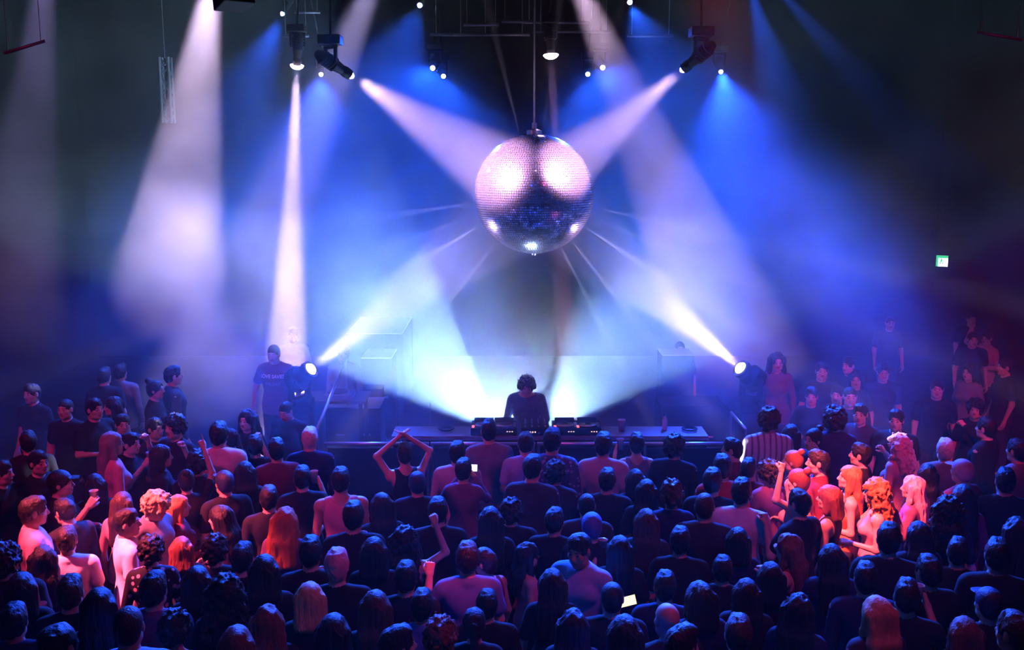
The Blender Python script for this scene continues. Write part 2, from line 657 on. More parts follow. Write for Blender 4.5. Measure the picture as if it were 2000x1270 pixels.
# ---- hands: wrist at the origin, fingers along +Z, palm towards +Y, thumb towards +X (right hand)
HANDS = {}
CURL = {'relax': (18, 26, 20, 25), 'fist': (75, 95, 55, 60), 'open': (4, 6, 4, 12), 'grip': (32, 50, 38, 40), 'point': (75, 95, 55, 50)}


def hand(kind):
    if kind in HANDS:
        return HANDS[kind]
    a = CURL[kind]
    st = .0042
    f = Field(axis([(-.065, .09, st)]), axis([(-.03, .115, st)]), axis([(-.045, .21, st)]))
    f.cap((0, 0, -.04), (0, 0, .01), .026, .027, .01)
    for x in (-.026, -.009, .009, .027):
        f.cap((x * .55, 0, .015), (x, .002, .088), .0175, .0145, .012)
    f.cap((.02, .006, .02), (.036, .010, .045), .019, .015, .012)
    for n, (x, L, sp) in enumerate(((.029, .072, 5), (.0095, .082, 1), (-.0105, .076, -3), (-.029, .060, -8))):
        p = np.array((x, .002, .09))
        th = 0
        r = .0095 - .0006 * abs(n - 1)
        for j, fr in enumerate((.46, .30, .24)):
            cj = a[j]
            if kind == 'point' and n == 0:
                cj = 5
            th += math.radians(cj + n * 2)
            d = np.array((math.sin(math.radians(sp)) * math.cos(th), math.sin(th), math.cos(th)))
            q = p + d * L * fr * 1.08
            f.cap(p, q, r, r - .0009, .0035)
            p, r = q, r - .0009
    t = a[3]
    p = np.array((.034, .010, .035))
    o = math.radians(48 - t * .5)
    c = math.radians(t)
    for L, e in ((.036, 0), (.032, .5)):
        d = np.array((math.sin(o - e * c), math.sin(c * (1 + e)), math.cos(o - e * c) * math.cos(c * .5)))
        d /= np.linalg.norm(d)
        q = p + d * L
        f.cap(p, q, .0125, .0105, .006)
        p = q
    HANDS[kind] = f.mesh()
    return HANDS[kind]


def rot(yaw=0, pitch=0, roll=0):
    """head turn: yaw about Z (+ to the left), pitch about X (+ = look down), roll about Y; face looks along +Y"""
    return np.array(Euler((math.radians(-pitch), math.radians(roll), math.radians(yaw)), 'ZXY'.replace('ZXY', 'XYZ')).to_matrix())


# ---- poses: joints of a 1.75 m figure facing +Y; right arm at +X
def arm(side, el, wr, hd='relax', palm=(0, 1, 0)):
    return dict(s=side, el=el, wr=wr, h=hd, palm=palm)


def mirror(a):
    b = dict(a)
    b['s'] = -a['s']
    for k in ('el', 'wr', 'palm'):
        b[k] = (-a[k][0], a[k][1], a[k][2])
    return b


R_DOWN = arm(1, (.235, -.03, 1.13), (.245, .06, .89), 'relax', (-1, .2, 0))
R_BENT = arm(1, (.235, -.02, 1.14), (.15, .2, 1.16), 'relax', (-.6, .2, -.6))
R_CUP = arm(1, (.235, .01, 1.15), (.14, .2, 1.27), 'grip', (-1, .1, 0))
R_CUPHI = arm(1, (.26, .1, 1.24), (.2, .26, 1.45), 'grip', (-1, .1, 0))
R_UP = arm(1, (.36, .05, 1.52), (.27, .05, 1.77), 'fist', (-.3, 1, 0))
R_HIGH = arm(1, (.27, .06, 1.66), (.2, .1, 1.92), 'point', (-.3, 1, 0))
R_PHONE = arm(1, (.23, .18, 1.27), (.08, .30, 1.46), 'grip', (-1, 0, 0))
R_CLAP = arm(1, (.30, .04, 1.62), (.045, .06, 1.80), 'open', (-1, 0, 0))
R_OUT = arm(1, (.30, .18, 1.34), (.36, .40, 1.50), 'fist', (0, 0, -1))
R_FISTLOW = arm(1, (.30, .03, 1.2), (.27, .12, 1.46), 'fist', (0, 1, 0))
R_HIP = arm(1, (.34, -.08, 1.16), (.26, .0, .93), 'relax', (-1, .2, 0))
POSE = {
    'rest': (R_DOWN, mirror(R_DOWN)),
    'bent': (R_BENT, mirror(R_BENT)),
    'cupr': (R_CUP, mirror(R_DOWN)),
    'cupl': (R_DOWN, mirror(R_CUP)),
    'cuphi': (R_CUPHI, mirror(R_BENT)),
    'cuphil': (R_BENT, mirror(R_CUPHI)),
    'upr': (R_UP, mirror(R_BENT)),
    'upl': (R_BENT, mirror(R_UP)),
    'high': (R_HIGH, mirror(R_BENT)),
    'phone': (R_PHONE, mirror(R_PHONE)),
    'clap': (R_CLAP, mirror(R_CLAP)),
    'out': (R_OUT, mirror(R_DOWN)),
    'outl': (R_DOWN, mirror(R_OUT)),
    'fistl': (R_BENT, mirror(R_FISTLOW)),
    'fists': (R_FISTLOW, mirror(R_FISTLOW)),
    'dj': (arm(1, (.25, .10, 1.17), (.20, .36, 1.02), 'relax', (0, 0, -1)), arm(-1, (-.24, .12, 1.18), (.02, .40, 1.08), 'relax', (0, 0, -1))),
    'stand': (arm(1, (.29, -.05, 1.16), (.31, .04, .91), 'relax', (-1, .2, 0)), arm(-1, (-.29, -.05, 1.16), (-.31, .04, .91), 'relax', (1, .2, 0))),
}
HEADC = np.array((0, .0, 1.62))


def body_prims(f, pose, sex, g=0.0, what='body', hm=None):
    """add the trunk, limbs of a figure grown by g to a field"""
    fem = sex == 'f'
    sw = .165 if fem else .19
    if what in ('body', 'top'):
        f.ell((0, .0, 1.27), (.145 + g, .098 + g, .19 + g) if fem else (.168 + g, .112 + g, .20 + g), k=.04)
        f.cap((-sw + .03, -.015, 1.405), (sw - .03, -.015, 1.405), .052 + g, .052 + g, .05)
        f.cap((0, -.035, 1.38), (0, -.035, 1.44), .056 + g, .058 + g, .03)
        for s in (-1, 1):
            f.cap((0, -.035, 1.475), (s * (sw - .02), -.02, 1.425), .035 + g, .035 + g, .04)
            if fem:
                f.ell((s * .068, .085, 1.27), (.058 + g, .05 + g, .055 + g), k=.03)
            else:
                f.ell((s * .075, .07, 1.31), (.08 + g, .045 + g, .06 + g), k=.03)
            f.ell((s * .075, -.065, 1.34), (.075 + g, .045 + g, .10 + g), k=.04)
        f.ell((0, .0, 1.08), (.118 + g, .085 + g, .16 + g) if fem else (.14 + g, .1 + g, .16 + g), k=.05)
        f.ell((0, -.01, .94), (.168 + g, .115 + g, .12 + g) if fem else (.155 + g, .11 + g, .12 + g), k=.05)
    return sw


def make_body(pose, sex, hy, hp):
    arms = POSE[pose]
    zt = 1.78
    xs = axis([(-.5, -.1, .016), (-.1, .1, .0075), (.1, .5, .016)])
    ys = axis([(-.3, -.12, .016), (-.12, .13, .0085), (.13, .56, .016)])
    zs = axis([(-.02, 1.46, .016), (1.46, zt, .0075), (zt, 2.05, .016)])
    f = Field(xs, ys, zs)
    sw = body_prims(f, pose, sex)
    k = .9 if sex == 'f' else 1
    for s in (-1, 1):
        f.cap((s * .088, 0, .90), (s * .1, .015, .5), .088, .057, .03)
        f.cap((s * .1, .015, .5), (s * .1, -.03, .09), .055, .034, .02)
        f.ell((s * .1, -.035, .36), (.05, .055, .12), k=.03)
        f.cap((s * .1, -.045, .045), (s * .115, .14, .035), .04, .034, .015)
        f.cap((s * .1, .04, .05), (s * .115, .16, .03), .045, .036, .015)
    for a in arms:
        s = a['s']
        sh = (s * sw, -.02, 1.40)
        f.cap(sh, sh, .056 * k, .056 * k, .03)
        f.cap(sh, a['el'], .047 * k, .037 * k, .03)
        f.cap(a['el'], a['wr'], .039 * k, .025 * k, .02)
    # head
    M = rot(hy, hp)
    nb = np.array((0, -.03, 1.49))
    hc = nb + M @ (HEADC - nb)
    f.cap((0, -.035, 1.42), hc + M @ np.array((0, -.02, -.06)), .058 * k, .054 * k, .03)
    def L(p):
        return hc + M @ np.array(p, float)
    Mi = M
    hk = .97 if sex == 'f' else 1
    def E(c, r, kk, op='add'):
        f.ell(L(np.array(c) * hk), np.array(r) * hk, Mi, kk, op)
    E((0, -.014, .034), (.075, .096, .086), .02)
    E((0, .026, -.03), (.06, .064, .075), .03)
    E((0, .045, -.075), (.036, .04, .03), .025)
    E((0, .066, -.09), (.02, .018, .018), .02)
    for s in (-1, 1):
        E((s * .04, .052, -.02), (.026, .026, .024), .02)
        E((s * .047, .02, -.07), (.018, .035, .024), .025)
    E((0, .072, .033), (.052, .018, .012), .014)
    for s in (-1, 1):
        E((s * .031, .098, .010), (.018, .016, .012), .012, 'cut')
        E((s * .031, .075, .009), (.0135, .0135, .0125), .002)
    f.cap(L((0, .088 * hk, .016)), L((0, .107 * hk, -.017)), .007, .0115, .012)
    for s in (-1, 1):
        f.cap(L((s * .009, .098 * hk, -.024)), L((s * .011, .096 * hk, -.026)), .007, .007, .008)
    E((0, .088, -.0475), (.023, .011, .0065), .005)
    E((0, .086, -.0585), (.019, .011, .0075), .004)
    for s in (-1, 1):
        E((s * .077, -.008, -.002), (.009, .021, .033), .006)
    V, Q = f.mesh()
    # material by place in the head's own frame
    fc = V[Q].mean(1)
    lp = (fc - hc) @ M / hk
    mi = np.zeros(len(Q), int)
    for s in (-1, 1):
        e = np.linalg.norm(lp - np.array((s * .031, .075, .009)), axis=1)
        eye = (e < .0148) & (lp[:, 1] > .08) & (np.abs(lp[:, 2] - .008) < .0055)
        mi[eye] = 1
        mi[eye & (np.abs(lp[:, 0] - s * .031) < .0065)] = 2
        br = (np.abs(lp[:, 2] - (.034 - np.abs(np.abs(lp[:, 0]) - .03) * .2)) < .0045) & (np.abs(lp[:, 0] - s * .032) < .02) & (lp[:, 1] > .06)
        mi[br] = 4
    lip = (lp[:, 1] > .082) & (np.abs(lp[:, 0]) < .021) & (lp[:, 2] < -.042) & (lp[:, 2] > -.065)
    mi[lip] = 3
    mi[fc[:, 2] < .075] = 5
    Vs, Qs, ms, off = [V], [Q], [mi], len(V)
    for a in arms:
        hv, hq = hand(a['h'])
        w = np.array(a['wr'], float)
        z = w - np.array(a['el'], float)
        z /= np.linalg.norm(z)
        if pose == 'dj':
            z = np.array((z[0], z[1], z[2] - .1))
            z /= np.linalg.norm(z)
        y = np.array(a['palm'], float)
        y -= z * (y @ z)
        y /= np.linalg.norm(y)
        x = np.cross(y, z)
        sc = .93 * k
        hv = hv * sc
        if a['s'] < 0:
            hv = hv * np.array((-1, 1, 1))
            hq = hq[:, ::-1]
        # keep the thumb on the inner side of a hanging arm, at the top of a raised forearm
        if a.get('flip'):
            hv = hv * np.array((-1, 1, 1))
            hq = hq[:, ::-1]
        Vs.append(w + hv[:, :1] * x + hv[:, 1:2] * y + hv[:, 2:] * z)
        Qs.append(hq + off)
        ms.append(np.zeros(len(hq), int))
        off += len(hv)
    me = to_mesh('body', np.concatenate(Vs), np.concatenate(Qs), [SKIN, EYEW, IRIS, LIP, BROW, LEATHER], np.concatenate(ms))
    return me, Matrix.Translation(hc) @ Matrix(M.tolist()).to_4x4()


def make_top(pose, sex, kind):
    st = .0135
    f = Field(axis([(-.5, .5, st)]), axis([(-.26, .5, st)]), axis([(.74, 1.95, st)]))
    g = {'tee': .014, 'tank': .010, 'shirt': .017, 'polo': .016, 'jumper': .02, 'dress': .012, 'strap': .010}[kind]
    sw = body_prims(f, pose, sex, g, 'top')
    if kind in ('tee', 'shirt', 'jumper', 'polo'):
        f.ell((0, -.005, .90), (.178 + g, .14, .34), k=.03)
    kk = .9 if sex == 'f' else 1
    for a in POSE[pose]:
        sh = np.array((a['s'] * sw, -.02, 1.40))
        el, wr = np.array(a['el']), np.array(a['wr'])
        if kind in ('tee', 'polo'):
            e = sh + (el - sh) * .62
            f.cap(sh, e, .06 * kk + .004, .058 * kk + .006, .02)
        elif kind in ('shirt', 'jumper'):
            f.cap(sh, el, .062 * kk, .052 * kk, .02)
            f.cap(el, el + (wr - el) * .93, .052 * kk, .038 * kk, .015)
    # neckline, hem, arm holes
    if kind in ('tee', 'polo', 'shirt'):
        f.ell((0, .018, 1.54), (.082, .10, .072), k=.01, op='cut')
    if kind == 'jumper':
        f.ell((0, .02, 1.54), (.13, .15, .10), k=.01, op='cut')
    if kind in ('tank', 'dress', 'strap'):
        f.ell((0, .03 if kind != 'strap' else .0, 1.54), (.095, .17, .17 if kind != 'strap' else .2), k=.01, op='cut')
        for s in (-1, 1):
            f.ell((s * (sw + .035), -.01, 1.42), (.075 if kind == 'tank' else .095, .2, .17), k=.01, op='cut')
    if kind in ('shirt', 'polo'):
        for t in np.linspace(-2.6, 2.6, 27):
            f.cap((.066 * math.sin(t), -.035 - .068 * math.cos(t), 1.468 + .012 * math.cos(t) ** 2 - .01), (.062 * math.sin(t), -.03 - .06 * math.cos(t), 1.487), .012, .006, .01)
    f.noise(.012, (9, 9, 4), 3, .04)
    f.noise(.006, (22, 22, 12), 5, .04)
    f.ell((0, -.005, .92), (.172 + g, .132, .25), k=.03)
    f.F[:, :, f.ax[2] < (.86 if kind in ('tank', 'strap') else .82)] = 1
    V, Q = f.mesh()
    return to_mesh('top', V, Q, [CLOTH])


def make_legs(sex):
    st = .015
    f = Field(axis([(-.26, .26, st)]), axis([(-.2, .26, st)]), axis([(-.02, 1.06, st)]))
    g = .012
    f.ell((0, -.01, .94), (.168 + g, .118 + g, .13), k=.05)
    f.ell((0, -.01, .88), (.15, .11, .06), k=.04)
    for s in (-1, 1):
        f.cap((s * .088, 0, .90), (s * .1, .015, .5), .1, .072, .03)
        f.cap((s * .1, .015, .5), (s * .1, -.025, .07), .072, .056, .02)
        f.ell((s * .1, -.035, .36), (.066, .072, .15), k=.03)
    f.noise(.012, (8, 8, 5), 9, .04)
    f.F[:, :, f.ax[2] < .055] = 1
    f.F[:, :, f.ax[2] > 1.02] = 1
    V, Q = f.mesh()
    return to_mesh('trousers', V, Q, [CLOTH])


def make_hair(style):
    """in the head's frame: origin at the head centre, face along +Y"""
    long_ = style in ('long', 'wavy', 'curlylong', 'bob', 'hood')
    st = .0075 if not long_ else .0095
    zl = {'long': -.42, 'wavy': -.38, 'curlylong': -.30, 'bob': -.22, 'hood': -.2}.get(style, -.14)
    if style == 'pony':
        zl = -.33
    f = Field(axis([(-.17, .17, st)]), axis([(-.24, .16, st)]), axis([(zl - .03, .20, st)]))
    t = {'buzz': .004, 'short': .011, 'crop': .007, 'curly': .028, 'mop': .03, 'fade': .006, 'bun': .01, 'pony': .010, 'long': .014, 'wavy': .018, 'curlylong': .03,
         'bob': .018, 'bald': .004, 'cap': .012, 'hood': .025, 'afro': .05}[style]
    f.ell((0, -.014, .034), (.075 + t, .096 + t, .086 + t), k=.02)
    f.ell((0, -.05, -.02), (.062 + t * .8, .05 + t, .07), k=.03)
    if style == 'mop':
        f.ell((0, .03, .10), (.07, .07, .04), k=.03)
    if style in ('short', 'crop'):
        f.ell((.01, .03, .10), (.055, .05, .03), k=.03)
    if style == 'fade':
        f.ell((0, .0, .09), (.066, .085, .045), k=.015)
    if style == 'bun':
        f.ell((0, -.09, .12), (.04, .04, .038), k=.01)
    if style == 'pony':
        f.ell((0, -.12, .05), (.03, .035, .03), k=.01)
        f.cap((0, -.13, .05), (0, -.155, -.08), .026, .032, .01)
        f.cap((0, -.155, -.08), (0, -.13, -.28), .032, .012, .01)
    if long_ and style != 'hood':
        w = {'long': 1, 'wavy': 1.12, 'curlylong': 1.35, 'bob': 1.05}[style]
        for x in (-.07, -.035, 0, .035, .07):
            e = zl + .03 + abs(x) * .4
            f.cap((x * w, -.05, .02), (x * w * 1.05, -.095, -.15), .05, .045, .03)
            if e < -.2:
                f.cap((x * w * 1.05, -.095, -.15), (x * w * 1.25, -.125, e), .048, .034, .035)
        for s in (-1, 1):
            f.cap((s * .072 * w, .0, .04), (s * .085 * w, .0, -.10), .026, .03, .02)
            if style != 'bob':
                f.cap((s * .085 * w, .0, -.10), (s * .095 * w, .02, zl * .75), .03, .02, .02)
    if style == 'hood':
        f.cap((0, -.05, .02), (0, -.08, -.15), .09, .11, .03)
    # face opening
    fy = .085
    if style in ('long', 'wavy', 'curlylong', 'bob', 'pony', 'bun'):
        f.ell((0, .115, -.035), (.062, .075, .11), k=.012, op='cut')
        f.ell((0, .08, -.12), (.06, .07, .12), k=.012, op='cut')
    elif style == 'bald':
        f.ell((0, .03, .11), (.075, .12, .085), k=.008, op='cut')
        f.ell((0, .12, -.03), (.09, .13, .13), k=.01, op='cut')
    elif style == 'hood':
        f.ell((0, .12, -.03), (.062, .08, .11), k=.01, op='cut')
    else:
        f.ell((0, .115, -.045), (.068, .09, .105), k=.012, op='cut')
        f.ell((0, .04, -.10), (.11, .09, .085), k=.012, op='cut')
        f.ell((0, -.03, -.125), (.12, .12, .052), k=.01, op='cut')
        if style not in ('curly', 'mop', 'afro', 'cap'):
            for s_ in (-1, 1):
                f.ell((s_ * .088, .002, -.012), (.03, .026, .042), k=.008, op='cut')
    if style == 'cap':
        f.ell((0, .105, .055), (.062, .075, .007), k=.006)
    if style in ('curly', 'mop', 'curlylong', 'afro'):
        f.noise(.038, 34, 2, .05)
        f.noise(.02, 70, 4, .04)
    elif style == 'wavy':
        f.noise(.022, (45, 45, 9), 2, .05)
        f.noise(.008, (120, 120, 14), 2, .05)
    elif style in ('short', 'crop', 'fade'):
        f.noise(.011, (45, 35, 40), 2, .05)
        f.noise(.008, (110, 90, 60), 6, .05)
    elif style in ('long', 'bob', 'pony'):
        f.noise(.011, (60, 60, 4), 2, .05)
        f.noise(.008, (120, 120, 5), 4, .05)
    V, Q = f.mesh()
    return to_mesh('hair', V, Q, [HAIR])


CACHE = {}


def cached(k, fn, *a):
    if k not in CACHE:
        CACHE[k] = fn(*a)
    return CACHE[k]


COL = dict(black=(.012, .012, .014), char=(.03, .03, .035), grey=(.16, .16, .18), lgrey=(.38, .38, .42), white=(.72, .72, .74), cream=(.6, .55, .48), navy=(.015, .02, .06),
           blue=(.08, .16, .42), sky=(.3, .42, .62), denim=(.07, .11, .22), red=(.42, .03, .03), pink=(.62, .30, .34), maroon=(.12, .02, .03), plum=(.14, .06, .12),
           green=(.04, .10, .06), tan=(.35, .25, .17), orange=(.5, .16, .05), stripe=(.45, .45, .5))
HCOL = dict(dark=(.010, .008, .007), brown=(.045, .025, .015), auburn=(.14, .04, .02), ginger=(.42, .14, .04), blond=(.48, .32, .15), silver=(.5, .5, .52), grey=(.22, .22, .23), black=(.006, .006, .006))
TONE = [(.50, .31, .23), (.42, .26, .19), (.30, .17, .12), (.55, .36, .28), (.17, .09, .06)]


def person(loc, yaw, h, pose='rest', sex='m', hair='short', hcol='dark', top='tee', tcol='black', label='', tone=0, hy=0, hp=0, group='dancers in the crowd', tilt=0, legcol=None):
    """one top-level body mesh; hair, top and trousers are its children"""
    me, HM = cached(('b', pose, sex, hy, hp), make_body, pose, sex, hy, hp)
    o = bpy.data.objects.new('person', me)
    C.objects.link(o)
    s = h / 1.75
    o.location = loc
    o.rotation_euler = (0, 0, math.radians(yaw))
    o.scale = (s * (.96 if sex == 'f' else 1.0), s, s)
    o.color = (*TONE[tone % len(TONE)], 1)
    tag(o, label, 'person', group)
    def kid(name, me_, col, M=None):
        c = bpy.data.objects.new(name, me_)
        C.objects.link(c)
        c.parent = o
        c.color = (*col, 1)
        if M is not None:
            c.matrix_local = M
        return c
    if hair != 'none':
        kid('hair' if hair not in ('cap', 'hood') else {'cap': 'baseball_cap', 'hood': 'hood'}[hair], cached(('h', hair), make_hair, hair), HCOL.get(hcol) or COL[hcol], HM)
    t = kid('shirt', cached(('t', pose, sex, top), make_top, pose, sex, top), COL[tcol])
    kid('trousers', cached(('l', sex), make_legs, sex), COL[legcol or 'char'])
    return o, HM, t

